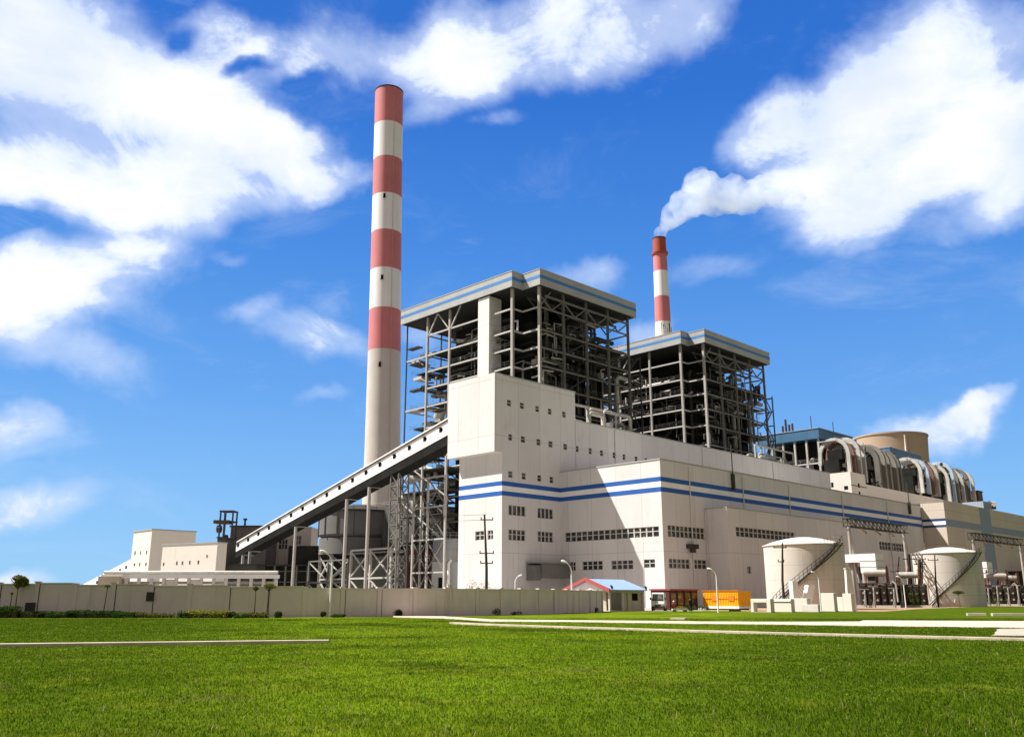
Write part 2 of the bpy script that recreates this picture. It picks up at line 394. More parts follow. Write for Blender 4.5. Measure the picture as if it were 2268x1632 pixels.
class MB:
    def __init__(s): s.v = []; s.f = []; s.sm = False
    def add(s, vs, fs):
        n = len(s.v); s.v.extend([tuple(q) for q in vs]); s.f.extend([tuple(i + n for i in f) for f in fs]); return s
    def box(s, x0, x1, y0, y1, z0, z1):
        return s.add([(x0, y0, z0), (x1, y0, z0), (x1, y1, z0), (x0, y1, z0), (x0, y0, z1), (x1, y0, z1), (x1, y1, z1), (x0, y1, z1)],
                     [(0, 3, 2, 1), (4, 5, 6, 7), (0, 1, 5, 4), (1, 2, 6, 5), (2, 3, 7, 6), (3, 0, 4, 7)])
    def bar(s, p, q, w=.3, h=None):
        p, q = Vector(p), Vector(q); d = (q - p)
        if d.length < 1e-6: return s
        d.normalize(); h = h or w
        a = d.cross(Vector((0, 0, 1)))
        if a.length < 1e-3: a = Vector((1, 0, 0))
        a.normalize(); b = a.cross(d).normalized()
        a *= w / 2; b *= h / 2
        vs = [p - a - b, p + a - b, p + a + b, p - a + b, q - a - b, q + a - b, q + a + b, q - a + b]
        return s.add(vs, [(0, 1, 2, 3), (7, 6, 5, 4), (0, 4, 5, 1), (1, 5, 6, 2), (2, 6, 7, 3), (3, 7, 4, 0)])
    def tube(s, pts, r, n=10, cap=True):
        pts = [Vector(p) for p in pts]; rs = r if hasattr(r, '__len__') else [r] * len(pts)
        vs, fs = [], []
        ref = None
        for i, p in enumerate(pts):
            d = (pts[min(i + 1, len(pts) - 1)] - pts[max(i - 1, 0)])
            d = d.normalized() if d.length > 1e-9 else Vector((0, 0, 1))
            if ref is None:
                ref = d.cross(Vector((0, 0, 1)))
                if ref.length < 1e-2: ref = Vector((1, 0, 0))
            a = (ref - d * ref.dot(d)).normalized(); b = d.cross(a); ref = a
            for k in range(n):
                t = 2 * pi * (k + .5) / n
                vs.append(p + (a * cos(t) + b * sin(t)) * rs[i])
        for i in range(len(pts) - 1):
            for k in range(n):
                k2 = (k + 1) % n
                fs.append((i * n + k, i * n + k2, (i + 1) * n + k2, (i + 1) * n + k))
        if cap:
            fs.append(tuple(range(n))[::-1]); fs.append(tuple((len(pts) - 1) * n + k for k in range(n)))
        return s.add(vs, fs)
    def lathe(s, cx, cy, prof, n=48, lean=0.0):
        vs, fs = [], []
        for (r, z) in prof:
            for k in range(n):
                t = 2 * pi * k / n; vs.append((cx + lean * z + r * cos(t), cy + r * sin(t), z))
        for i in range(len(prof) - 1):
            for k in range(n):
                k2 = (k + 1) % n; fs.append((i * n + k, i * n + k2, (i + 1) * n + k2, (i + 1) * n + k))
        return s.add(vs, fs)
    def prism(s, pts, z0, z1):
        n = len(pts)
        return s.add([(x, y, z0) for x, y in pts] + [(x, y, z1) for x, y in pts],
                     [tuple(range(n))[::-1], tuple(range(n, 2 * n))] + [(i, (i + 1) % n, n + (i + 1) % n, n + i) for i in range(n)])
    def facade(s, ax, c, a0, a1, z0, z1, holes=(), depth=.35, inn=1):
        A = sorted({a0, a1, *[q for h in holes for q in h[:2]]}); Z = sorted({z0, z1, *[q for h in holes for q in h[2:]]})
        P = (lambda a, z, d=0: (c + d * inn, a, z)) if ax == 'u' else (lambda a, z, d=0: (a, c + d * inn, z))
        for i in range(len(A) - 1):
            for j in range(len(Z) - 1):
                am, zm = (A[i] + A[i + 1]) / 2, (Z[j] + Z[j + 1]) / 2
                if any(h[0] < am < h[1] and h[2] < zm < h[3] for h in holes): continue
                s.add([P(A[i], Z[j]), P(A[i + 1], Z[j]), P(A[i + 1], Z[j + 1]), P(A[i], Z[j + 1])], [(0, 1, 2, 3)])
        for (b0, b1, y0, y1) in holes:
            for (p, q) in (((b0, y0), (b1, y0)), ((b1, y0), (b1, y1)), ((b1, y1), (b0, y1)), ((b0, y1), (b0, y0))):
                s.add([P(*p), P(*q), P(*q, depth), P(*p, depth)], [(0, 1, 2, 3)])
        return s
    def build(s, name, m, parent=None, smooth=False, org=None):
        me = bpy.data.meshes.new(name)
        if parent is not None:
            r = parent
            while r.parent is not None: r = r.parent
            org = ORG[r.name]
        v = np.array(s.v, dtype=float) - np.array(org if org else (0, 0, 0))
        me.from_pydata(v.tolist(), [], s.f)
        me.materials.append(m)
        if smooth:
            me.polygons.foreach_set('use_smooth', [True] * len(me.polygons))
            me.set_sharp_from_angle(angle=radians(40))
        me.update()
        o = bpy.data.objects.new(name, me); COL.objects.link(o)
        if parent is not None: o.parent = parent
        return o

def rect_on(ax, c, k, x0, y0, x1, y1):
    f = onu if ax == 'u' else onv
    (X0, Y0), (X1, Y1) = (zz(k, x0, y0), zz(k, x1, y1)) if k else ((x0, y0), (x1, y1))
    ym, xm = (Y0 + Y1) / 2, (X0 + X1) / 2
    a, b = f(X0, ym, c)[0], f(X1, ym, c)[0]
    t, u = f(xm, Y0, c)[1], f(xm, Y1, c)[1]
    return (min(a, b), max(a, b), u, t)
def window(parent, ax, c, h, nx, ny, inn=1, depth=.35, fm=None, gap=.09):
    a0, a1, z0, z1 = h
    B = (lambda mb, p, q, r, t, d0, d1: mb.box(c + d0 * inn, c + d1 * inn, p, q, r, t)) if ax == 'u' else (lambda mb, p, q, r, t, d0, d1: mb.box(p, q, c + d0 * inn, c + d1 * inn, r, t))
    fb = MB(); e = gap
    d0, d1 = depth - .22, depth - .08
    B(fb, a0, a0 + e, z0, z1, d0, d1); B(fb, a1 - e, a1, z0, z1, d0, d1)
    B(fb, a0 + e, a1 - e, z0, z0 + e, d0, d1); B(fb, a0 + e, a1 - e, z1 - e, z1, d0, d1)
    for i in range(1, nx):
        x = a0 + (a1 - a0) * i / nx
        wv = e * (1.0 if nx < 3 else 1.5)
        B(fb, x - wv, x + wv, z0 + e, z1 - e, d0 + .002, d1 + .002)
    for j in range(1, ny):
        y = z0 + (z1 - z0) * j / ny * 1.08
        B(fb, a0 + e, a1 - e, y - e * .8, y + e * .8, d0 + .005, d1 + .005)
    w = fb.build('window', fm or M['frame'], parent)
    pb = MB(); B(pb, a0, a1, z0, z1, depth - .05, depth)
    pb.build('pane', M['glass'], w)
    return w
def rail(mb, pts, h=1.1, step=2.2, r=.05):
    for p, q in zip(pts, pts[1:]):
        p, q = Vector(p), Vector(q); L = (q - p).length; n = max(1, int(L / step))
        for i in range(n + 1):
            c = p.lerp(q, i / n); mb.bar(c, c + Vector((0, 0, h)), r)
        for f in (.5, 1.0):
            mb.bar(p + Vector((0, 0, h * f)), q + Vector((0, 0, h * f)), r)
def lattice(mb, p, q, w, n, t=.2, axis=None):            # square lattice mast / beam from p to q
    p, q = Vector(p), Vector(q); d = (q - p).normalized()
    a = d.cross(Vector((0, 0, 1)))
    if a.length < .1: a = Vector((1, 0, 0))
    a.normalize(); b = a.cross(d)
    cs = [a * w / 2 + b * w / 2, -a * w / 2 + b * w / 2, -a * w / 2 - b * w / 2, a * w / 2 - b * w / 2]
    for c in cs: mb.bar(p + c, q + c, t)
    for i in range(n):
        s0, s1 = p.lerp(q, i / n), p.lerp(q, (i + 1) / n)
        for k in range(4):
            c0, c1 = cs[k], cs[(k + 1) % 4]
            mb.bar(s0 + c0, s0 + c1, t * .7)
            mb.bar(s0 + (c0 if i % 2 else c1), s1 + (c1 if i % 2 else c0), t * .7)

# ------------------------------------------------------------------ ground, paths, grass
gb = MB(); gb.add([(-6000, -200, 0), (6000, -200, 0), (6000, 9000, 0), (-6000, 9000, 0)], [(0, 1, 2, 3)])
tag(gb.build('ground', M['grass']), kind='structure')
def flat(name, pts, h, m):
    mb = MB(); mb.prism(pts, -.05, h)
    o = mb.build(name, m)
    bv = o.modifiers.new('bevel', 'BEVEL'); bv.width = .015; bv.segments = 2
    return tag(o, kind='structure')
PATHS = []
def strip(name, pxs, h, m):
    raw_ = [gnd(x, y) for x, y in pxs]; pts = []
    for i, p in enumerate(raw_):
        q = raw_[(i + 1) % len(raw_)]; L_ = sqrt((q[0] - p[0]) ** 2 + (q[1] - p[1]) ** 2); n_ = min(60, max(1, int(L_ / 1.1)))
        for k in range(n_): pts.append((p[0] + (q[0] - p[0]) * k / n_ + rnd.uniform(-.1, .1), p[1] + (q[1] - p[1]) * k / n_ + rnd.uniform(-.16, .16)))
    PATHS.append(pts); return flat(name, pts, h, m)
def ribbon(name, px, wid, h, m):
    c = [Vector((*gnd(x, y), 0)) for x, y in px]
    L, R = [], []
    for i, p in enumerate(c):
        d = (c[min(i + 1, len(c) - 1)] - c[max(i - 1, 0)]).normalized(); nrm = Vector((-d.y, d.x, 0))
        jit = rnd.uniform(-.03, .03)
        L.append(tuple((p + nrm * (wid / 2 + jit)).xy)); R.append(tuple((p - nrm * (wid / 2 - jit)).xy))
    pts = L + R[::-1]
    PATHS.append(pts); return flat(name, pts, h, m)
a0, a1 = gnd(-500, 1438), gnd(728, 1424.5)
px = [(-500 + 1228 * i / 12, 1439.5 - 15.5 * i / 12 + rnd.uniform(-.25, .25)) for i in range(13)]
ribbon('path', px, .42, .13, M['path'])
px = [(1000, 1381.2), (1065, 1384.3), (1150, 1387.5), (1250, 1391.0), (1400, 1395.6), (1550, 1400.2), (1720, 1405.2), (1905, 1410.0), (2080, 1414.5), (2268, 1419), (2600, 1427)]
ribbon('kerb', px, .34, .12, M['path'])
road_far = [(870, 1364.3), (982, 1365.5), (1090, 1372.6), (1301, 1374.6), (1550, 1377.2), (1740, 1378.0), (1902, 1377.6), (1910, 1374.6), (2268, 1376.6), (2700, 1378)]
road_near = [(2700, 1395), (2268, 1391), (1907, 1386.6), (1740, 1384), (1550, 1382.2), (1301, 1378.4), (1090, 1377), (982, 1369.5), (870, 1367)]
strip('road', road_far + road_near, .06, M['path'])
strip('pavement', [(2214, 1394), (2500, 1391.5), (2500, 1410), (2200, 1408.5)], .05, M['slab'])
ribbon('kerb', [(2142, 1363), (2183, 1363.2)], .8, .25, M['path'])
ribbon('kerb', [(2197, 1363.4), (2330, 1364)], .8, .25, M['path'])
ribbon('kerb', [(1488, 1371.8), (1520, 1372.2)], .8, .15, M['path'])
strip('dirt', [(1560, 1351), (1700, 1353.5), (1960, 1353.8), (2030, 1348.5), (2160, 1343), (2400, 1343), (2400, 1338), (1560, 1344)], .012, mat('bare_earth', (.30, .20, .12), .95, var=.25, vscale=.4, fine=.2))

yard = [(-400, 84), (-95, 84), (-46, 85.5), (-26, 86), (-16, 87.5), (-9, 90), (-2, 94.5), (3.5, 103), (8.5, 113), (11.5, 119), (24, 124), (30, 128), (45, 134), (62, 152), (80, 172), (120, 215), (200, 300), (320, 420), (320, 900), (-400, 900)]
mb = MB(); mb.add([(x, y, .004) for x, y in yard], [tuple(range(len(yard)))])
tag(mb.build('yard', mat('yard_concrete', (.34, .315, .285), .95, var=.2, vscale=.12, fine=.12)), kind='structure')
def inside(px, py, poly):
    r = np.zeros(len(px), bool); n = len(poly); j = n - 1
    for i in range(n):
        xi, yi = poly[i]; xj, yj = poly[j]
        c = ((yi > py) != (yj > py)) & (px < (xj - xi) * (py - yi) / (yj - yi + 1e-12) + xi)
        r ^= c; j = i
    return r
def grass():
    R = np.random.default_rng(3)
    N = 620000
    t = R.random(N)
    d = 9.5 + (78 - 9.5) * t ** 1.25
    x = (R.random(N) * 2 - 1) * d * .584 * 1.28
    y = d
    # tufts: pull part of the blades together
    q = R.random(N) < .35
    ci = R.integers(0, N, N) if False else (np.arange(N) // 9) * 9
    x[q] = x[ci][q] + R.normal(0, .05, q.sum()); y[q] = y[ci][q] + R.normal(0, .06, q.sum())
    keep = np.ones(N, bool)
    for p in PATHS: keep &= ~inside(x, y, p)
    x, y, d = x[keep], y[keep], d[keep]; N = len(x)
    cl = .5 + .5 * np.sin(x * .55 + 1.7 * np.sin(y * .31)) * np.sin(y * .47 + 1.3 * np.sin(x * .23))
    h = (.022 + .030 * R.random(N) ** 1.5 + .042 * cl ** 2 * R.random(N)) * (1 + (R.random(N) > .985) * R.random(N) * 1.6)
    w = (.0035 + .0045 * R.random(N)) * np.sqrt(d / 12.0)
    a = R.random(N) * 2 * pi
    le = R.normal(0, .38, N) * h; la = R.random(N) * 2 * pi
    dxw, dyw = np.cos(a) * w, np.sin(a) * w
    lx, ly = np.cos(la) * le, np.sin(la) * le
    V = np.zeros((N, 5, 3))
    V[:, 0] = np.stack([x - dxw, y - dyw, np.zeros(N)], 1); V[:, 1] = np.stack([x + dxw, y + dyw, np.zeros(N)], 1)
    V[:, 2] = np.stack([x + dxw * .8 + lx * .35, y + dyw * .8 + ly * .35, h * .58], 1); V[:, 3] = np.stack([x - dxw * .8 + lx * .35, y - dyw * .8 + ly * .35, h * .58], 1)
    V[:, 4] = np.stack([x + lx, y + ly, h], 1)
    me = bpy.data.meshes.new('grass_blades')
    me.vertices.add(N * 5); me.vertices.foreach_set('co', V.reshape(-1).astype(np.float32))
    base = (np.arange(N) * 5)[:, None]
    lp = np.concatenate([base + np.array([[0, 1, 2, 3]]), base + np.array([[3, 2, 4]])], 1).reshape(-1).astype(np.int32)
    me.loops.add(len(lp)); me.loops.foreach_set('vertex_index', lp)
    ls = np.stack([np.arange(N) * 7, np.arange(N) * 7 + 4], 1).reshape(-1).astype(np.int32)
    lt = np.tile(np.array([4, 3], np.int32), N)
    me.polygons.add(2 * N); me.polygons.foreach_set('loop_start', ls); me.polygons.foreach_set('loop_total', lt)
    me.materials.append(M['blade']); me.update(calc_edges=True); me.validate()
    o = bpy.data.objects.new('grass_blades', me); COL.objects.link(o)
    tag(o, 'short bright green lawn grass in the foreground', 'grass', kind='stuff')
grass()

def weeds(name, label, n, hmin, hmax, leafn, wid, m, seed, spread):
    R = np.random.default_rng(seed); vs = []; fs = []
    for _ in range(n):
        d = 10 + 45 * R.random() ** 1.4; x = (R.random() * 2 - 1) * d * .75; y = d
        if any(inside(np.array([x]), np.array([y]), p)[0] for p in PATHS): continue
        for k in range(leafn):
            a = R.random() * 2 * pi; h = hmin + (hmax - hmin) * R.random(); r = spread * (.3 + R.random())
            bx, by = x + R.normal(0, spread * .3), y + R.normal(0, spread * .3)
            w = wid * (.6 + R.random()) * sqrt(d / 12); c, s_ = cos(a), sin(a); b = len(vs)
            vs += [(bx + s_ * w * .4, by - c * w * .4, 0), (bx - s_ * w * .4, by + c * w * .4, 0), (bx + c * r * .6 - s_ * w, by + s_ * r * .6 + c * w, h * .7), (bx + c * r * .6 + s_ * w, by + s_ * r * .6 - c * w, h * .7), (bx + c * r, by + s_ * r, h)]
            fs += [(b, b + 3, b + 2, b + 1), (b + 2, b + 3, b + 4)]
    mb = MB(); mb.v = vs; mb.f = fs
    tag(mb.build(name, m), label, 'weeds', kind='stuff')
weeds('weeds', 'scattered broad-leaved dark green weeds in the lawn', 650, .03, .075, 9, .007, leafmat('weed_leaf', (.07, .15, .012), (.14, .24, .018)), 5, .05)
weeds('dry_stalks', 'scattered pale dry grass stalks in the lawn', 700, .06, .15, 3, .003, leafmat('dry_stalk', (.20, .19, .06), (.38, .34, .16)), 6, .06)

# ------------------------------------------------------------------ turbine hall
VI, UC, VB, UB = 24.8, -16.3, 38.8, 9.1
HT, BT, TT = 26.3, 37.7, 43.8          # tops of hall, bunker bay, tower
HU, H2U = 120.3, 300.0
S1, S2 = (22.3, 23.15), (20.45, 21.3)  # the two blue stripes
hall = fthing('turbine_hall', 'long cream turbine hall with two blue stripes beside the tall tower', 'power plant building', 0, 0)
fw = [(rect_on('u', 0, 4, 1090, 1019, 1138, 1095), 2, 2), (rect_on('u', 0, 4, 1195, 1012, 1368, 1089), 4, 2), (rect_on('u', 0, 4, 1442, 1005, 1627, 1083), 4, 2), (rect_on('u', 0, 4, 1720, 997, 1815, 1071), 2, 2)]
v1 = onu(*zz(4, 1048, 810), 0)[0]; v0 = onu(*zz(4, 1848, 760), 0)[0]
zt = (onu(*zz(4, 1048, 768), 0)[1] + onu(*zz(4, 1848, 716), 0)[1]) / 2; zb = (onu(*zz(4, 1048, 851), 0)[1] + onu(*zz(4, 1848, 805), 0)[1]) / 2
fw.append(((v0, v1, zb, zt), 16, 2))
rw = [(rect_on('v', 0, 6, 122, 545, 487, 660), 9, 2), (rect_on('v', 0, 6, 133, 866, 343, 962), 5, 2), (rect_on('v', 0, 6, 378, 875, 508, 967), 3, 2), (rect_on('v', 0, 7, 735, 1382, 1030, 1466), 10, 2)]
mb = MB()
mb.facade('u', 0, 0, VI, 0, HT, [w[0] for w in fw])
mb.facade('v', 0, 0, HU, 0, HT, [w[0] for w in rw])
mb.add([(0, 0, HT), (HU, 0, HT), (HU, VI, HT), (0, VI, HT)], [(0, 1, 2, 3)])
mb.add([(HU, 0, 0), (HU, VI, 0), (HU, VI, HT), (HU, 0, HT)], [(0, 1, 2, 3)])
hw = mb.build('wall', M['wall'], hall)
for h, nx, ny in fw: window(hall, 'u', 0, h, nx, ny)
for h, nx, ny in rw: window(hall, 'v', 0, h, nx, ny)
for z0, z1 in (S1, S2):
    mb = MB(); mb.box(-.03, 0, -.03, VI - .04, z0, z1); mb.box(0, HU - .02, -.03, 0, z0, z1); mb.build('stripe', M['blue'], hall)
mb = MB(); mb.box(-.025, 0, -.025, VI - .04, S2[1], S1[0]); mb.box(0, HU - .02, -.025, 0, S2[1], S1[0]); mb.build('stripe', M['white'], hall)
mb = MB(); mb.box(-.12, .25, -.12, VI - .03, HT, HT + .22); mb.box(.25, HU, -.12, .25, HT, HT + .22); mb.build('coping', M['fascia'], hall)
mb = MB(); r = rect_on('v', 0, 6, 303, 722, 377, 788)
mb.prism([(r[0], 0), (r[1], 0), (r[1], -1.2), (r[0] + .4, -1.2)], r[2] + .4, r[3]); mb.tube([((r[0] + r[1]) / 2, -.7, r[2] - .3), ((r[0] + r[1]) / 2, -.7, r[2] + .5)], .5, 12)
mb.build('exhaust_hood', M['steeld'], hall)
for x in (9.0, 28.0, 47.0, 72.5, 98.0):
    zr = HT - 1.5
    mb = MB(); mb.tube([(x, -.18, 4), (x, -.18, HT - .5)], .11, 8); mb.build('downpipe', M['wall'], hall)
for (x, y) in ((1621, 1067), (2012, 1125)):
    u_, z_ = onv(x, y, 0)
    mb = MB(); mb.box(u_ - .35, u_ + .35, -.55, -.03, z_ - 1.6, z_ + 1.6); mb.tube([(u_, -.3, z_ + 1.5), (u_, -.3, HT + 5.5)], .12, 8)
    mb.build('vent_pipe', M['steeld'], hall)
# annex on the facade
AV, AU0, AU1, AT = -5.0, 13.6, 66.0, 18.1
annex = fthing('annex', 'low cream annex projecting from the long hall behind the white tank', 'building', AU0, AV)
aw = [(rect_on('v', AV, 6, 800, 575, 1380, 668), 14, 2), (rect_on('v', AV, 6, 912, 938, 950, 1015), 2, 1)]
mb = MB(); mb.facade('v', AV, AU0, AU1, 0, AT, [w[0] for w in aw]); mb.facade('u', AU0, AV, -.05, 0, AT)
mb.add([(AU0, AV, AT), (AU1, AV, AT), (AU1, -.05, AT), (AU0, -.05, AT)], [(0, 1, 2, 3)]); mb.facade('u', AU1, AV, -.05, 0, AT)
mb.build('wall', M['wall'], annex)
for h, nx, ny in aw: window(annex, 'v', AV, h, nx, ny)
mb = MB(); mb.box(AU0 - .1, AU0 + .2, AV - .1, -.06, AT, AT + .18); mb.box(AU0 + .2, AU1, AV - .1, AV + .2, AT, AT + .18); mb.build('coping', M['fascia'], annex)
sh = fthing('loading_shed', 'dark louvred lean-to at the far end of the annex', 'shed', 68, 0)
mb = MB(); mb.box(66.2, 76, -4.6, -.06, 0, 9.2); mb.build('wall', M['wall'], sh)
mb = MB(); mb.box(66.3, 75.9, -4.75, -4.61, 5.6, 8.6)
for k in range(7): mb.box(66.3, 75.9, -4.95, -4.75, 5.7 + k * .42, 5.82 + k * .42)
mb.build('louvre', M['steeld'], sh)

# ------------------------------------------------------------------ tower and bunker bay
tw = fthing('coal_bunker_tower', 'tall cream tower with overhanging top box and rows of small square windows', 'tower', UC, VI)
TV1 = 37.1
small = []
for q in ((1058, 1247, 1094, 1305), (1172, 1273, 1207, 1328), (1308, 1300, 1340, 1355), (1418, 1325, 1450, 1375), (1544, 1352, 1575, 1403), (1070, 1550, 1104, 1608), (1180, 1572, 1218, 1630)):
    small.append(rect_on('v', VI, 3, *q))
for q in ((565, 247, 602, 302), (680, 262, 715, 318), (813, 282, 848, 335), (918, 292, 950, 348), (805, -25, 840, 28), (908, -5, 943, 47), (1035, 12, 1067, 65), (1135, 32, 1165, 83), (1250, 50, 1277, 100), (1347, 68, 1373, 117), (1455, 87, 1477, 135), (1540, 98, 1563, 150), (1643, 118, 1667, 166), (1727, 134, 1752, 182)):
    small.append(rect_on('v', VI, 4, *q))
# rows lie level: average each row's height
small = [list(h) for h in small]
rows = {}
for h in small: rows.setdefault(round((h[2] + h[3]) / 2 / 4), []).append(h)
for hs in rows.values():
    a, b = sum(h[2] for h in hs) / len(hs), sum(h[3] for h in hs) / len(hs)
    for h in hs: h[2], h[3] = a, b
small = [tuple(h) for h in small]
big = [(rect_on('v', VI, 4, 567, 540, 713, 627), 4, 1), (rect_on('v', VI, 4, 815, 565, 948, 652), 4, 1), (rect_on('v', VI, 4, 567, 745, 712, 838), 4, 2), (rect_on('v', VI, 4, 817, 762, 948, 852), 4, 2)]
tf = [(rect_on('u', UC, 4, 283, 757, 357, 836), 2, 2), (rect_on('u', UC, 4, 388, 750, 435, 830), 2, 2)]
STEP = 5.05
inT = [h for h in small if h[1] < STEP]; inB = [h for h in small if h[1] >= STEP]
mb = MB()
mb.facade('v', VI, UC, STEP, 0, TT, inT + [b[0] for b in big])
mb.facade('u', UC, VI, TV1, 0, TT, [t[0] for t in tf])
mb.add([(UC, VI, TT), (STEP, VI, TT), (STEP, TV1, TT), (UC, TV1, TT)], [(0, 1, 2, 3)])
mb.add([(STEP, VI, 0), (STEP, TV1, 0), (STEP, TV1, TT), (STEP, VI, TT)], [(0, 1, 2, 3)])
mb.add([(UC, TV1, 0), (STEP, TV1, 0), (STEP, TV1, TT), (UC, TV1, TT)], [(0, 1, 2, 3)])
mb.build('wall', M['wall'], tw)
for h in inT: window(tw, 'v', VI, h, 1, 2, depth=.3, gap=.06)
for b, nx, ny in big: window(tw, 'v', VI, b, nx, ny)
for b, nx, ny in tf: window(tw, 'u', UC, b, nx, ny)
mb = MB(); mb.box(-18.3, UC - .02, VI + .02, 38.5, 28.6, 44.0); mb.build('hanging_box', M['wall'], tw)
mb = MB(); mb.box(UC - .14, STEP + .14, VI - .14, TV1, TT, TT + .22); mb.build('coping', M['fascia'], tw)
for z0, z1 in (S1, S2):
    mb = MB(); mb.box(UC - .03, UC, VI - .03, TV1, z0, z1); mb.box(UC, -.04, VI - .03, VI, z0, z1); mb.build('stripe', M['blue'], tw)
mb = MB(); mb.box(UC - .025, UC, VI - .025, TV1, S2[1], S1[0]); mb.box(UC, -.04, VI - .025, VI, S2[1], S1[0]); mb.build('stripe', M['white'], tw)
r = rect_on('v', VI, 4, 770, 1042, 1055, 1158); r2 = rect_on('v', VI, 4, 718, 1042, 830, 1178)
mb = MB(); mb.box(r[0], r[1] - .1, VI - 2.6, VI - .02, r[2], r[3]); mb.box(r2[0], r[0], VI - 2.2, VI - .02, r2[2], r2[3] - .2)
mb.box(r2[0] - .2, r[1] + .1, VI - 2.8, VI - .02, r[3], r[3] + .2)
mb.build('machinery_housing', mat('dark_housing', (.17, .165, .15), .7, var=.15, streak=.5), tw)

bay = fthing('bunker_bay', 'long grey-cream upper wall of the bunker bay running behind the hall roof', 'power plant building', STEP, VI)
mb = MB(); mb.facade('v', VI, STEP + .01, 119.7, HT - 4, BT, inB)
mb.add([(STEP + .01, VI, BT), (119.7, VI, BT), (119.7, TV1, BT), (STEP + .01, TV1, BT)], [(0, 1, 2, 3)])
mb.facade('u', 119.7, VI, TV1, 0, BT); mb.facade('v', TV1, STEP + .01, 119.7, 0, BT)
mb.build('wall', M['wall'], bay)
for h in inB: window(bay, 'v', VI, h, 1, 2, depth=.3, gap=.06)
for x in (18.0, 52.0, 86.0): mb = MB(); mb.tube([(x, VI - .15, HT + .3), (x, VI - .15, BT - .4)], .12, 8); mb.build('downpipe', M['wall'], bay)
mb = MB(); mb.box(STEP + .2, 119.8, VI - .12, VI + .25, BT, BT + .2); mb.build('coping', M['fascia'], bay)
# pipework and plant on the bunker-bay roof
def roof_plant(name, label, u0, u1, v, seed):
    R = random.Random(seed)
    t = fthing(name, label, 'pipework', u0, v, 'pipework on the bunker bay roof')
    for k in range(4):
        z = BT + .5 + R.uniform(0, 3.2); vv = v + R.uniform(0, 5); a, b = sorted((R.uniform(u0, u1), R.uniform(u0, u1)))
        b = max(b, a + 5)
        mb = MB(); mb.tube([(a, vv, BT + .02), (a, vv, z), (a + .6, vv, z + .5), (b - .6, vv, z + .5), (b, vv, z), (b, vv, BT + .02)], R.uniform(.22, .5), 8); mb.build('pipe', M['pipe'], t, True)
    mb = MB(); n = 5
    for k in range(n):
        u = u0 + (u1 - u0) * k / (n - 1); mb.box(u - .15, u + .15, v + 1, v + 1.3, BT + .02, BT + 4.2)
    mb.box(u0, u1, v + .9, v + 1.4, BT + 4.2, BT + 4.6); mb.build('frame', M['steel'], t)
    for k in range(3):
        u = R.uniform(u0, u1 - 2); mb = MB(); mb.box(u, u + R.uniform(1, 2.4), v + 2, v + 4.5, BT + .02, BT + R.uniform(1.2, 2.6)); mb.build('equipment_box', M['white'], t)
roof_plant('roof_pipework', 'white roof pipework behind the parapet just right of the tower top step', 7, 27, VI + 1.5, 5)
roof_plant('roof_pipework', 'white roof pipework below the rear corner of the second boiler house', 82, 103, VI + 1.5, 9)

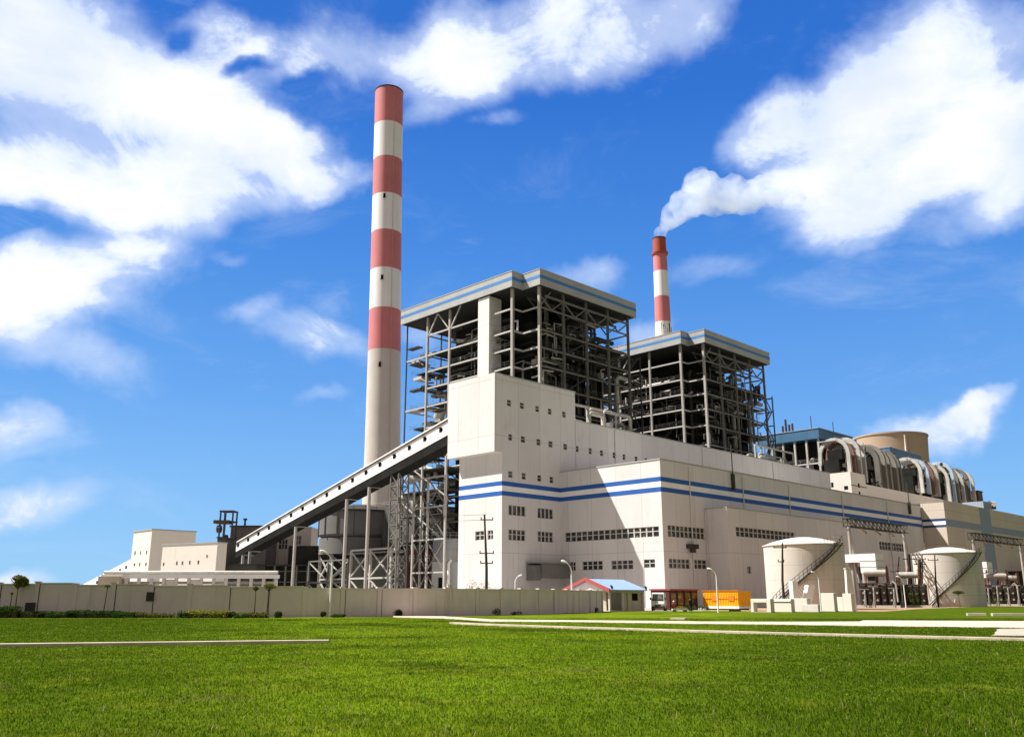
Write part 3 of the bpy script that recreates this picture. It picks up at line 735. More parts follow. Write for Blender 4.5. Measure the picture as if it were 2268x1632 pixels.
# ------------------------------------------------------------------ boiler houses
def boiler_house(du, label, seed, shaft, low=0.0):
    R = random.Random(seed)
    t = fthing('boiler_house', label, 'boiler house', UB + du, VB, 'open steel boiler houses with striped roofs')
    U = lambda u: u + du
    RB, RT = 72.3, 75.9
    plan = [(4.4, 85.0), (4.4, 43.1), (8.0, 43.1), (8.0, 37.5), (43.8, 37.5), (43.8, 85.0)]
    P = [(U(a), b) for a, b in plan]
    roof = MB().prism(P, RB, RT - .3).build('roof', M['roofdark'], t)
    def band(off, z0, z1, name, m, par):
        # ring of panels standing off the roof edge
        q = [(4.4 - off, 85 + off), (4.4 - off, 43.1 - off), (8.0 - off, 43.1 - off), (8.0 - off, 37.5 - off), (43.8 + off, 37.5 - off), (43.8 + off, 85 + off)]
        q0 = plan if off < .2 else plan
        mb = MB(); n = len(q)
        for i in range(n):
            a, b = q[i], q[(i + 1) % n]; c, d = q0[(i + 1) % n], q0[i]
            vs = [(U(x), y, z) for z in (z0, z1) for x, y in (a, b, c, d)]
            mb.add(vs, [(0, 1, 2, 3), (4, 5, 6, 7), (0, 1, 5, 4), (1, 2, 6, 5), (2, 3, 7, 6), (3, 0, 4, 7)])
        return mb.build(name, m, par)
    band(.22, RB - .15, 73.75, 'fascia', M['fascia'], t)
    band(.25, 73.75, 74.55, 'stripe', M['fascia_blue'], t)
    band(.22, 74.55, RT, 'fascia', M['fascia'], t)
    band(.32, RT, RT + .15, 'roof_trim', M['steel'], t)
    # columns
    cols = [(5.6, 44.2), (5.6, 55.2), (5.6, 66.6), (5.6, 75.4), (9.1, 38.8), (17.4, 38.8), (25.7, 38.8), (34.0, 38.8), (42.2, 38.8),
            (42.2, 50), (42.2, 62), (42.2, 75.4), (17.4, 75.4), (30, 75.4), (17.4, 44.2), (34, 44.2)]
    for (u, v) in cols:
        s = .30 if (u, v) in ((9.1, 38.8), (5.6, 44.2)) else .26
        mb = MB(); mb.box(U(u) - s, U(u) + s, v - .09, v + .09, low, RB - .02)        # H section: web and two flanges
        mb.box(U(u) - s, U(u) - s + .14, v - s, v + s, low, RB - .02); mb.box(U(u) + s - .14, U(u) + s, v - s, v + s, low, RB - .02)
        mb.build('column', M['steel'] if u < 10 else M['steelg'], t)  # columns behind the lit front get darker steel, shade in the colour
    for (u, v) in ((5.6, 84.0), (17.4, 84.0), (42.2, 84.0)):
        mb = MB(); mb.box(U(u) - .14, U(u) + .14, v - .14, v + .14, low, RB - .02); mb.build('column', M['steeld'], t)
    LV = [z for z in (6, 12.5, 19, 25, 31, 37, 43, 48.5, 53.2, 57.6, 61.9, 67.3) if z >= low]
    for li, z in enumerate(LV):
        mb = MB(); mb.bar((U(9.1), 38.8, z), (U(42.2), 38.8, z), .22, .36); mb.build('floor_beam', M['steelg'], t)  # right-side beam in the darker steel, its shade in the colour
        mb = MB()
        segs = [((5.6, 44.2), (5.6, 75.4)), ((9.1, 38.8), (9.1, 44.2)), ((5.6, 44.2), (9.1, 44.2)), ((42.2, 38.8), (42.2, 75.4)), ((5.6, 75.4), (42.2, 75.4))]
        for (a, b) in segs: mb.bar((U(a[0]), a[1], z), (U(b[0]), b[1], z), .22, .38)
        if li % 3 == 1: mb.bar((U(5.6), 75.4, z), (U(5.6), 84, z), .2, .35); mb.bar((U(5.6), 84, z), (U(30), 84, z), .2, .35)
        mb.build('floor_beam', M['steel'], t)
        if z > 66: continue
        mb = MB()
        zf = z + .36
        w = R.uniform(4.5, 7.0)
        mb.box(U(5.9), U(5.9 + w), 44.5, 75.1, zf, zf + .12)
        mb.box(U(9.4), U(36 if R.random() < .7 else 42), 39.1, 39.1 + R.uniform(3.5, 5.5), zf + .15, zf + .27)
        if R.random() < .8: mb.box(U(6.2), U(6.2 + R.uniform(6, 20)), 75.7, 75.7 + R.uniform(3.0, 7.6), zf - .1, zf + .02)
        if R.random() < .6: mb.box(U(34), U(44.5), 42, 52, zf + .3, zf + .42)
        mb.build('platform', M['grate'], t)
        mb = MB(); rail(mb, [(U(5.75), 44.5, zf + .12), (U(5.75), 75.1, zf + .12)], r=.04)
        mb.build('handrail', M['steelg'], t); mb = MB(); rail(mb, [(U(9.4), 38.95, zf + .27), (U(38), 38.95, zf + .27)], r=.035)
        mb.build('handrail', M['steelg'], t)
        if R.random() < .8: mb = MB(); rail(mb, [(U(6.2), 75.5, zf), (U(6.2), 82.5, zf), (U(14), 82.5, zf)], r=.04); mb.build('handrail', M['steelg'], t)
    # furnace casing, penthouse and rear pass with buckstays
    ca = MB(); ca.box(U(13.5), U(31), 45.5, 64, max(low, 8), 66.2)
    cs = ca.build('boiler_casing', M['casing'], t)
    mb = MB()
    for k in range(18):
        z = max(low, 8) + 1.5 + k * 3.2
        if z > 65: break
        mb.box(U(13.1), U(31.4), 45.1, 45.5, z, z + .45); mb.box(U(13.1), U(13.5), 45.5, 64, z, z + .45); mb.box(U(31), U(31.4), 45.5, 64, z, z + .45)
    mb.build('buckstay', M['steeld'], cs)
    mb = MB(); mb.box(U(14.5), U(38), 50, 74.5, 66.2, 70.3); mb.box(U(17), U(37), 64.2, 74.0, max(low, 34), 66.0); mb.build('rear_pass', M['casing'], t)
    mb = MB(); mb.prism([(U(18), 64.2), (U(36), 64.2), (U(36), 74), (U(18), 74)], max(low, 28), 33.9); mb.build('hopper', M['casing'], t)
    # top trusses (right side and rear) and V braces at the front
    mb = MB(); zl, zu = 67.4, 70.4
    xs = [9.1 + i * (42.2 - 9.1) / 8 for i in range(9)]
    mb.bar((U(11), 38.8, zu), (U(42), 38.8, zu), .4)
    mb.bar((U(9.1), 38.8, zl), (U(13), 38.8, zu + 1.4), .3)
    for i in range(8):
        a, b = xs[i], xs[i + 1]
        mb.bar((U(a), 38.8, zl if i % 2 else zu), (U(b), 38.8, zu if i % 2 else zl), .26)
    mb.build('roof_truss', M['steelg'], t)
    mb = MB(); mb.bar((U(9.3), 42.6, zu), (U(42), 42.6, zu), .4); 
    for i in range(8): mb.bar((U(xs[i]), 42.6, zl if i % 2 else zu), (U(xs[i + 1]), 42.6, zu if i % 2 else zl), .24)
    mb.build('roof_truss', M['steeld'], t)
    for v in (66.6, 75.4):
        mb = MB()
        mb.bar((U(5.6), v, 66.9), (U(5.2), v - 4.4, RB), .28)
        if v > 50 and v < 70: mb.bar((U(5.6), v, 66.9), (U(5.2), v + 4.4, RB), .28)
        mb.build('brace', M['steel'], t)
    for k in range(22):                                                     # diagonal wind bracing
        a = R.choice(((5.6, 55.2, 5.6, 66.6), (17.4, 38.8, 25.7, 38.8), (34, 38.8, 42.2, 38.8), (5.6, 66.6, 5.6, 75.4), (42.2, 50, 42.2, 62)))
        i = R.randrange(0, len(LV) - 1)
        mb = MB(); mb.bar((U(a[0] + .5), a[1] + .4, LV[i]), (U(a[2] + .5), a[3] + .4, LV[i + 1]), .26); mb.build('brace', M['steeld'], t)
    # pipes: coal pipes, steam mains, downcomers
    for k in range(9):
        v = 46 + k * 3.2; z0 = max(low, R.uniform(10, 40)); z1 = R.uniform(48, 66)
        u = R.uniform(9.2, 12.6); r = R.uniform(.25, .55)
        mb = MB(); mb.tube([(U(u), v, z0), (U(u), v, z1), (U(u + .5), v, z1 + .7), (U(13.6), v, z1 + .8)], r, 8); mb.build('pipe', R.choice((M['pipe'], M['piped'], M['piped'])), t, True)
    for k in range(8):
        u = R.uniform(12, 40); z0 = max(low, R.uniform(12, 36)); z1 = R.uniform(44, 66); v = R.uniform(40, 44.5); r = R.uniform(.25, .7)
        mb = MB(); mb.tube([(U(u), v, z0), (U(u), v, z1), (U(u + .8), v, z1 + .9), (U(u + R.uniform(3, 8)), v, z1 + .9)], r, 8); mb.build('pipe', R.choice((M['pipe'], M['piped'], M['piped'])), t, True)
    for k in range(10):
        z = R.uniform(max(low, 20), 66); v0 = R.uniform(45, 62); v1 = v0 + R.uniform(6, 16); u = R.uniform(6.8, 12)
        mb = MB(); mb.tube([(U(u + 2), v0, z + 1.5), (U(u), v0 + .6, z), (U(u), v1 - .6, z), (U(u + 2), v1, z - 1.5)], R.uniform(.2, .5), 8); mb.build('pipe', R.choice((M['pipe'], M['piped'])), t, True)
    for k in range(10):                                                    # big bent ducts on the rear right, sky shows between them
        u = R.uniform(33, 40); z = R.uniform(max(low, 24), 64); r = R.uniform(.3, .8); v = R.uniform(40, 50)
        mb = MB(); mb.tube([(U(u), v, z - 4), (U(u), v, z), (U(u + 1), v, z + 1.4), (U(u + 2.6), v, z + 1.8), (U(u + 4), v + 1, z + 1), (U(u + 4.4), v + 1, z - 2)], r, 8); mb.build('pipe', M['piped'], t, True)
    for k in range(16):                                                    # cabinets, fans, valves standing on the platforms
        z = R.choice([q for q in LV if q < 66]); side = R.random() < .5
        s = R.uniform(.8, 2.2); h = R.uniform(1, 2.6)
        if side: u, v = R.uniform(10, 34), R.uniform(39.5, 42)
        else: u, v = R.uniform(6.5, 9), R.uniform(46, 80)
        mb = MB(); mb.box(U(u), U(u) + s, v, v + s * 1.2, z + .66, z + .66 + h); mb.tube([(U(u) + s / 2, v + s / 2, z + .66 + h), (U(u) + s / 2, v + s / 2, z + 1.4 + h), (U(u) + s + 1, v + s / 2, z + 1.9 + h)], .18, 6)
        mb.build('equipment_box', R.choice((M['pipe'], M['steeld'], M['white'], M['steeld'])), t)
    # round ducts leaving to the left (air preheater side)
    for z in (22, 30, 46, 52):
        if z < low: continue
        mb = MB(); mb.tube([(U(18), 74.2, z), (U(17), 78, z), (U(16), 81.5, z - 1.5), (U(16), 83, z - 4)], 1.5, 14); mb.build('duct', M['pipe'], t, True)
    for k in range(30):                                                    # loose clutter on the left bay: short platforms, cable trays, brackets
        z = R.uniform(max(low, 18), 66); v = R.uniform(76, 81); u = R.uniform(6, 16)
        mb = MB(); mb.box(U(u), U(u) + R.uniform(.8, 4), v, v + R.uniform(1.5, 4.5), z, z + R.uniform(.1, .8)); mb.bar((U(u), v, z), (U(u), v - 2, z - R.uniform(.6, 1.6)), .16)
        mb.build('bracket', R.choice((M['steel'], M['steeld'], M['pipe'])), t)
    # dark sheets added behind the core so no sky light shows through
    mb = MB(); mb.box(U(31.5), U(31.7), 44.5, 75, max(low, 8), 66); mb.build('dark_backing', M['casing'], t)
    mb = MB(); mb.box(U(33.0), U(33.2), 40.5, 44.4, max(low, 8), 57); mb.build('dark_backing', M['casing'], t)
    mb = MB(); mb.box(U(12.6), U(12.8), 64.1, 74.6, 50 if not low else low, 65); mb.build('dark_backing', M['casing'], t)
    for k in range(26):                                                    # cable trays, conduits and hangers across the open bays
        z = R.uniform(max(low, 36), 70); u = R.uniform(9.6, 31); v = R.uniform(39.2, 44)
        mb = MB(); mb.bar((U(u), v, z), (U(u + R.uniform(2, 8)), v + R.uniform(-.5, .5), z + R.uniform(-.4, .4)), R.uniform(.12, .3), R.uniform(.12, .6)); mb.bar((U(u + .5), v, z), (U(u + .5), v, z + R.uniform(1.5, 4)), .1); mb.build('cable_tray', R.choice((M['steelg'], M['steeld'], M['piped'], M['pipe'])), t)
    EQ = mat('dusty_plant_grey', (.15, .145, .125), .8, spec=.05, var=.35, vscale=.6, streak=.5)
    for k in range(34):                                                    # thin service pipes just inside the open faces
        right = k % 3 != 0
        z0 = R.uniform(max(low, 36), 60); L_ = R.uniform(3, 11); r = R.uniform(.1, .24); b_ = R.uniform(1, 5) * R.choice((-1, 1))
        if right: u, v = R.uniform(11, 40), R.uniform(39.2, 40.8); q = [(U(u), v, z0), (U(u), v, z0 + L_), (U(u + b_), v, z0 + L_ + .3), (U(u + b_), v + 2, z0 + L_ + .3)]
        else: u, v = R.uniform(6.1, 8), R.uniform(46, 74); q = [(U(u), v, z0), (U(u), v, z0 + L_), (U(u), v + b_, z0 + L_ + .3), (U(u + 3), v + b_, z0 + L_ + .3)]
        mb = MB(); mb.tube(q, r, 7); mb.build('pipe', R.choice((EQ, EQ, M['pipe'], M['steelg'])), t, True)
    for k in range(46):
        z = R.choice([q for q in LV if q < 66]) + R.uniform(.6, 4.2); right = k % 3 != 0
        u, v = (R.uniform(10, 40), R.uniform(39.2, 42)) if right else (R.uniform(6.2, 10), R.uniform(45, 74))
        du_, dv_ = (R.uniform(1, 5), .5) if right else (.5, R.uniform(1, 5))
        mb = MB(); mb.bar((U(u), v, z), (U(u + du_), v + dv_, z + R.uniform(-1.5, 1.5)), R.uniform(.15, .5), R.uniform(.15, 1.1)); mb.build('cable_tray', R.choice((EQ, EQ, M['steelg'], M['steeld'])), t)
    for k in range(18):
        z = R.uniform(max(low, 40), 70); v = R.uniform(45, 72); u = R.uniform(6.4, 12)
        mb = MB(); mb.bar((U(u), v, z), (U(u) + R.uniform(-.4, .4), v + R.uniform(2, 7), z + R.uniform(-.4, .4)), R.uniform(.12, .3), R.uniform(.12, .6)); mb.build('cable_tray', R.choice((M['steelg'], M['steeld'], M['piped'], M['pipe'])), t)
    for k in range(26):
        z = R.choice([q for q in LV if q < 66]) + .66
        if k % 2: u, v = R.uniform(9.5, 30), R.uniform(39.2, 43.5)
        else: u, v = R.uniform(6.3, 10), R.uniform(45, 74)
        L_ = R.uniform(1.2, 4); d_ = R.random() < .5
        mb = MB(); hh = R.uniform(.6, 3.0)
        mb.tube([(U(u), v, z - .3), (U(u), v, z + hh), (U(u + (L_ if d_ else .4)), v + (.4 if d_ else L_), z + hh + .3), (U(u + (L_ if d_ else .4)), v + (.4 if d_ else L_), z + hh - 1.2)], R.uniform(.12, .34), 7)
        mb.build('pipe', R.choice((M['pipe'], M['white'], M['steel'])), t, True)
    # stair flights on the rear right corner
    mb = MB()
    for i in range(len(LV) - 2):
        z0, z1 = LV[i] + .4, LV[i + 1] + .4
        a, b = (43.2, 47.2) if i % 2 else (47.2, 43.2)
        for v in (39.6, 40.6): mb.bar((U(a), v, z0), (U(b), v, z1), .12, .3)
        for s in range(12):
            f = s / 12; mb.box(U(a + (b - a) * f) - .14, U(a + (b - a) * f) + .14, 39.6, 40.6, z0 + (z1 - z0) * f, z0 + (z1 - z0) * f + .05)
        mb.box(U(46.6), U(48), 39.4, 42, z1 - .1, z1); mb.box(U(42.4), U(43.4), 39.4, 42, z1 - .1, z1)
    mb.build('stair', M['steeld'], t)
    mb = MB(); mb.box(U(47.7), U(48.0), 39.4, 39.7, low, 63); mb.build('column', M['steeld'], t)
    if shaft:
        mb = MB(); mb.box(U(4.6), U(8.6), 51.1, 55.0, 0, 71.9); mb.build('lift_shaft', M['wall'], t)
    return t
boiler_house(0.0, 'nearest open boiler house with grey blue-striped roof and white lift shaft', 11, True)
boiler_house(67.9, 'middle open boiler house with grey blue-striped roof in front of the smaller chimney', 23, False, 20.0)

def blue_boiler(u0, u1, v0, v1, RB, RT, label, seed):
    R = random.Random(seed)
    t = fthing('boiler_house', label, 'boiler house', u0, v0, 'dark boiler houses with plain blue roofs')
    roof = MB().box(u0 - .8, u1 + .8, v0 - .8, v1 + .8, RB, RT).build('roof', M['roofblue'], t)
    mb = MB(); mb.box(u0 - 1.0, u1 + 1.0, v0 - 1.0, v1 + 1.0, RT, RT + .25); mb.build('roof_trim', M['greyblue'], t)
    nu, nv = 4, 5
    for i in range(nu + 1):
        u = u0 + (u1 - u0) * i / nu
        mb = MB(); mb.box(u - .3, u + .3, v0 - .3, v0 + .3, 0, RB); mb.build('column', M['steel'], t)
    for j in range(1, nv + 1):
        v = v0 + (v1 - v0) * j / nv
        mb = MB(); mb.box(u0 - .3, u0 + .3, v - .3, v + .3, 0, RB); mb.build('column', M['steel'], t)
    for z in np.arange(24, RB - 3, 5.2):
        mb = MB(); mb.bar((u0, v0, z), (u1, v0, z), .3, .5); mb.bar((u0, v0, z), (u0, v1, z), .3, .5); mb.build('floor_beam', M['steel'], t)
        mb = MB(); mb.box(u0 + .4, u1 - .4, v0 + .4, v1 - .4, z + .3, z + .4); mb.build('platform', M['grate'], t)
        mb = MB(); rail(mb, [(u1, v0, z + .4), (u0, v0, z + .4), (u0, v1, z + .4)]); mb.build('handrail', M['steel'], t)
    mb = MB(); mb.box(u0 + 3, u1 - 2, v0 + 2.5, v1 - 2, 10, RB - 1); mb.build('boiler_casing', M['casing'], t)
    for k in range(10):
        v = R.uniform(v0 + 1, v1 - 2); z = R.uniform(26, RB - 8)
        mb = MB(); mb.tube([(u0 + 2.4, v, z), (u0 + 1.2, v, z + .6), (u0 + 1.2, v, z + 5), (u0 + 3, v, z + 6)], R.uniform(.3, .8), 8); mb.build('pipe', R.choice((M['pipe'], M['piped'])), t, True)
    return t
b3 = blue_boiler(142.9, 166.5, 38.8, 60.0, 52.9, 56.2, 'smaller dark boiler house with plain blue roof and rooftop masts', 31)
for (px_, py_, h) in ((1735, 966, 3.4), (1742, 964, 5.6), (1749, 962, 3.6), (1756, 960, 3.8)):
    v_ = onu(px_, py_, 148)[0]
    mb = MB(); mb.tube([(148, v_, 56.4), (148, v_, 56.4 + h)], .38, 8); mb.build('vent_stack', M['rust'], b3)
for (px_, v_, h) in ((1797, 44, 5.5), (1845, 39.5, 4.0)):
    u_ = onv(px_, 945, v_)[0] if v_ < 40 else 148
    vv = v_ if v_ < 40 else onu(px_, 945, 148)[0]
    mb = MB(); mb.tube([(u_, vv, 56.4), (u_, vv, 56.4 + h)], .14, 6); mb.build('mast', M['steeld'], b3)
blue_boiler(252.0, 285.0, 60.0, 86.0, 60.6, 65.2, 'far dark boiler house with blue roof below the brown cooling tower', 37)

# ------------------------------------------------------------------ phase two block and big bent ducts
pb_ = fthing('control_block', 'sunlit cream rooftop block with small black windows below the bent ducts', 'building', 134, VI)
w3 = [rect_on('u', 133.6, 7, 357, 777, 403, 822), rect_on('u', 133.6, 7, 219, 740, 247, 797)]
mb = MB(); mb.facade('u', 133.6, VI + .02, 36, 20, 39.6, w3); mb.facade('v', VI + .02, 133.6, 144, 20, 39.6)
mb.add([(133.6, VI + .02, 39.6), (144, VI + .02, 39.6), (144, 36, 39.6), (133.6, 36, 39.6)], [(0, 1, 2, 3)])
w4 = [rect_on('v', VI + .02, 7, 505, 752, 522, 795), rect_on('v', VI + .02, 7, 514, 838, 530, 866)]
mb.facade('v', VI + .02, 144, 290, 20, 36.6); mb.add([(144, VI + .02, 36.6), (290, VI + .02, 36.6), (290, 45, 36.6), (144, 45, 36.6)], [(0, 1, 2, 3)])
mb.build('wall', M['block'], pb_)
for h in w3: window(pb_, 'u', 133.6, h, 1, 1)
for h in w4: mb = MB(); mb.box(h[0], h[1], VI - .03, VI + .01, h[2], h[3]); mb.build('vent', M['black'], pb_)
mb = MB(); mb.box(133.4, 144.2, VI - .12, VI + .02, 35.4, 35.6); mb.build('ledge', M['steeld'], pb_)
mb = MB(); mb.box(119.72, 133.5, VI - 4, 45, 20, 30); mb.build('link_block', M['wall'], pb_)

def duct_cluster(label, us, z0, z1, R0, reach, seed, mats, wd=1.15):
    R = random.Random(seed)
    t = fthing('bent_ducts', label, 'ducts', us[0], VI, 'clusters of big bent ducts on the far roof')
    for i, u in enumerate(us):
        pts = []
        v0 = VI + .9 + R.uniform(0, .5)
        r = R0 + R.uniform(-.5, .5)
        top = z1 + R.uniform(-.8, .8)
        pts.append((u, v0, z0))
        for k in range(10):
            a = pi * k / 9 * .95
            pts.append((u, v0 + r * reach - r * reach * cos(a), top - r + r * sin(a)))
        last = pts[-1]; pts.append((u, last[1] + .3, last[2] - R.uniform(2, 5)))
        # rectangular section duct swept along the arch
        mb = MB(); wv = wd / 2
        prev = None; P = [Vector(p) for p in pts]
        for k, p in enumerate(P):
            d = (P[min(k + 1, len(P) - 1)] - P[max(k - 1, 0)]).normalized()
            n = Vector((0, -d.z, d.y)); a = Vector((1, 0, 0)) * wv * .8; b = n * wv
            mb.v += [tuple(p - a - b), tuple(p + a - b), tuple(p + a + b), tuple(p - a + b)]
            if k:
                o = 4 * (k - 1)
                mb.f += [(o + q, o + (q + 1) % 4, o + 4 + (q + 1) % 4, o + 4 + q) for q in range(4)]
        mb.f += [(0, 1, 2, 3), tuple(len(mb.v) - 4 + q for q in range(4))]
        mb.build('duct', mats[i % len(mats)], t, True)
        if i % 2 == 0:
            mb = MB(); mb.tube([(u + 1.6, v0 + 1.5, z0 - 1), (u + 1.6, v0 + 1.5, top - r), (u + 1.6, v0 + 2.4, top - r + 1.2), (u + 1.6, v0 + 5, top - r + 1.6)], .5, 10); mb.build('pipe', M['pipe'], t, True)
    u0, u1 = us[0] - 1, us[-1] + 2
    mb = MB(); mb.box(u0, u1, VI + 4, VI + 9, z0 - 3, z0 + (z1 - z0) * .5); mb.box(u0 + .8, u1 - .8, VI + 3, VI + 8, z0 + (z1 - z0) * .5, z1 - 3.4); mb.build('duct_backing', M['casing'], t)  # near-black boxes added as dark backing inside the arches
    for k in range(10):
        u = R.uniform(u0, u1); z = z0 + R.uniform(0, (z1 - z0) * .7); v = VI + R.uniform(1.4, 3.0)
        mb = MB(); mb.box(u, u + R.uniform(.6, 2.6), v, v + .9, z, z + R.uniform(.3, 1.6)); mb.bar((u, v, z), (u + R.uniform(-2, 2), v, z + R.uniform(2, 4)), .22); mb.build('bracket', R.choice((M['pipe'], M['steel'], M['rust'], M['white'])), t)
    for k in range(9):
        u = R.uniform(u0, u1); v = VI + R.uniform(2, 9); z = z1 + R.uniform(-.6, .2)
        mb = MB(); mb.tube([(u, v, z), (u + R.uniform(.6, 1.8), v + .3, z + R.uniform(0, .5))], R.uniform(.25, .6), 8); mb.build('valve', R.choice((M['white'], M['pipe'], M['rust'])), t, True)
    for k in range(4): mb = MB(); mb.tube([(u0 + (u1 - u0) * (k + .5) / 4, VI + 3.98, z0 + 2), (u0 + (u1 - u0) * (k + .5) / 4, VI + 3.4, z0 + 2)], 1.2, 14); mb.build('fan', M['pipe'], t)
    mb = MB(); mb.box(u0, u1, VI + 4.5, VI + 10, z1 - .7, z1 - .45); rail(mb, [(u0, VI + 4.5, z1 - .4), (u1, VI + 4.5, z1 - .4)], 1.0)
    mb.build('walkway', M['steel'], t)
    return t
D1 = mat('cream_duct', (.43, .42, .39), .6, var=.14, vscale=.4, streak=.4, streakcol=(.2, .15, .1)); D2 = M['pipe']; DB = mat('brown_duct', (.20, .185, .155), .6, var=.15, vscale=.3, streak=.4); DK = mat('dark_duct', (.13, .122, .105), .65, var=.2, vscale=.3, streak=.4); DR = mat('reddish_duct', (.20, .10, .07), .7, var=.2); DL = mat('light_blue_duct', (.34, .45, .56), .6, var=.1)  # duct colours; DK is a darker grey-brown than DB
duct_cluster('leftmost cluster of cream bent ducts above the sunlit rooftop block', [136.0, 139.6, 143.4, 147.4], 37.5, 50.8, 4.6, 1.0, 3, [D1, DR, D1, D1])
duct_cluster('broad dark brown cluster of bent ducts left of the far blue roof', [157, 161.5, 166, 170.5, 174.5], 35.5, 50.6, 5.4, 1.0, 4, [DK, DB, DB, DB, DK], 1.7)
duct_cluster('cream, pale blue and rust bent ducts just right of the far blue roof', [194, 199, 204, 209], 38, 50.8, 4.8, 1.0, 6, [D1, DL, DR, D2])
duct_cluster('rightmost cluster of white and brown bent ducts above the far hall', [219, 224, 229, 234, 240, 246], 36.5, 51.5, 5.2, 1.0, 8, [D1, DL, DB, D1, DK, D1])
t = fthing('plant_cabinet', 'dark brown machinery cabin at the right end of the roof ducts', 'cabin', 250, VI)
mb = MB(); mb.box(249, 254, VI + .5, VI + 6, 36.6, 43); mb.build('body', M['rust'], t); mb = MB(); mb.box(248.7, 254.3, VI + .2, VI + 6.3, 43, 43.4); mb.build('roof', M['steeld'], t)
t = fthing('white_tank', 'small white vessel lying on the far roof beside the grey-blue band', 'vessel', 258, VI)
mb = MB(); mb.tube([(256, VI - 1, 38.6), (262, VI - 1, 38.6)], 1.1, 14); mb.build('body', M['white'], t, True); mb = MB(); mb.box(257, 257.4, VI - 1.8, VI, 36.6, 37.8); mb.box(260.6, 261, VI - 1.8, VI, 36.6, 37.8); mb.build('saddle', M['steeld'], t)

# ------------------------------------------------------------------ second hall (right edge)
V2, U2, T2 = -6.2, 120.6, 26.9
h2 = fthing('turbine_hall', 'tan second hall at the right edge with sunlit end wall and vertical grey-blue band', 'power plant building', U2, V2)
mb = MB(); mb.facade('u', U2, V2, -.02, 0, T2); mb.facade('v', V2, U2, H2U, 0, T2 + .6)
mb.add([(U2, V2, T2), (H2U, V2, T2), (H2U, VI, T2), (U2, VI, T2)], [(0, 1, 2, 3)])
mb.build('wall', M['wall2'], h2)
mb = MB(); mb.box(U2 - .03, U2, V2 - .03, -.05, 21.9, 22.6); mb.build('stripe', M['navy'], h2)
mb = MB(); mb.box(U2 - .03, U2, V2 - .03, -.05, 20.3, 20.9); mb.build('stripe', M['navy'], h2)
mb = MB(); mb.box(U2 - .025, U2, V2 - .025, -.05, 20.9, 21.9); mb.build('stripe', M['white'], h2)
mb = MB(); mb.box(U2, 148.2, V2 - .03, V2, 20.6, 22.5); mb.box(157.3, H2U, V2 - .03, V2, 20.6, 22.5); mb.build('stripe', M['greyblue'], h2)
mb = MB(); mb.box(148.2, 157.3, V2 - .05, V2, 0, T2 + .6); mb.build('vertical_band', M['greyblue'], h2)
mb = MB(); mb.box(153, 160, V2 + .1, V2 + 6, T2 + .6, 29.6); mb.build('roof_box', M['greyblue'], h2)
mb = MB(); mb.box(165, H2U, V2 - 5, V2 - .06, 0, 9.5); mb.build('low_block', M['steeld'], h2)

# ------------------------------------------------------------------ chimneys, cooling tower, smoke
def rz(prof, z):
    for (r0, z0), (r1, z1) in zip(prof, prof[1:]):
        if z0 <= z <= z1: return r0 + (r1 - r0) * (z - z0) / (z1 - z0)
    return prof[-1][0]
def chimney(label, x, y, prof, bands, lip, lean=0.0):
    t = wthing('chimney', label, 'chimney', x, y)
    for (z0, z1, m) in bands:
        n = max(2, int((z1 - z0) / 6))
        p = [(rz(prof, z0 + (z1 - z0) * i / n), z0 + (z1 - z0) * i / n) for i in range(n + 1)]
        MB().lathe(x, y, p, 64, lean).build('shaft_band', m, t, True)
    zt = bands[0][1]; rt = rz(prof, zt)
    mb = MB(); mb.lathe(x, y, [(rt, zt), (rt + .12, zt), (rt + .12, zt + .5), (rt - .5, zt + .5), (rt - .5, zt - 8), (0.01, zt - 8)], 64, lean); mb.build('rim', M['soot'], t)
    return t
c1 = atd(859, 400, 330)
prof1 = [(7.9, 0), (6.75, 55), (6.2, 110), (5.95, 160), (5.85, 209)]
bz = [208.3, 192.2, 176.4, 159.9, 144.0, 127.8, 111.3, 94.4]
bands = [(bz[i + 1], bz[i], M['red'] if i % 2 == 0 else M['chwhite']) for i in range(7)] + [(0, bz[7], M['concrete'])]
cx, cy = atd(857.5, 400, 330)[0], 330
LEAN = -.0188
cx += -.6 - LEAN * 209
ch = chimney('tall near chimney with red and white bands rising left of the boiler house', cx, cy, prof1, bands, 0, LEAN)
mb = MB()
for i in range(40):
    z0, z1 = 5.0 * i + 4, 5.0 * i + 9
    a = -1.05; r0, r1 = rz(prof1, z0) + .25, rz(prof1, min(z1, 208)) + .25
    mb.bar((cx + LEAN * z0 + r0 * cos(a), cy + r0 * sin(a), z0), (cx + LEAN * z1 + r1 * cos(a), cy + r1 * sin(a), z1), .12)
mb.build('ladder', M['pipe'], ch)
for z, ang in ((158.3, -1.62), (123.4, -1.66), (88, -1.68)):
    r = rz(prof1, z); a = ang
    mb = MB(); X, Y = cx + LEAN * z + r * cos(a), cy + r * sin(a); mb.box(X - .45, X + .45, Y - .25, Y + .5, z - .9, z + .9); mb.box(X - .6, X + .6, Y - .6, Y - .25, z - 1.0, z - .85); mb.build('hatch', M['black'], ch)
prof2 = [(7.6, 0), (4.45, 150), (3.75, 201)]
x2, y2 = atd(1465, 640, 474)[0], 474
k2 = 474 / 470
bandz = [205.8 * 1.0, 203, 193.8, 182.8, 167.4, 152.2, 0]
c2_ = chimney('smaller smoking chimney with worn red and white bands behind the middle boiler house', x2, y2, prof2,
              [(193.8, 203.0, M['redold']), (182.8, 193.8, M['red']), (167.4, 182.8, M['chwhite']), (152.2, 167.4, M['red']), (0, 152.2, M['chwhite'])], 0)
mb = MB(); r = rz(prof2, 193.5); mb.lathe(x2, y2, [(r, 192.8), (r + .7, 193.2), (r + .9, 193.9), (r + .9, 194.6), (r, 194.6)], 48); mb.build('gallery_ring', M['redold'], c2_)
mb = MB()
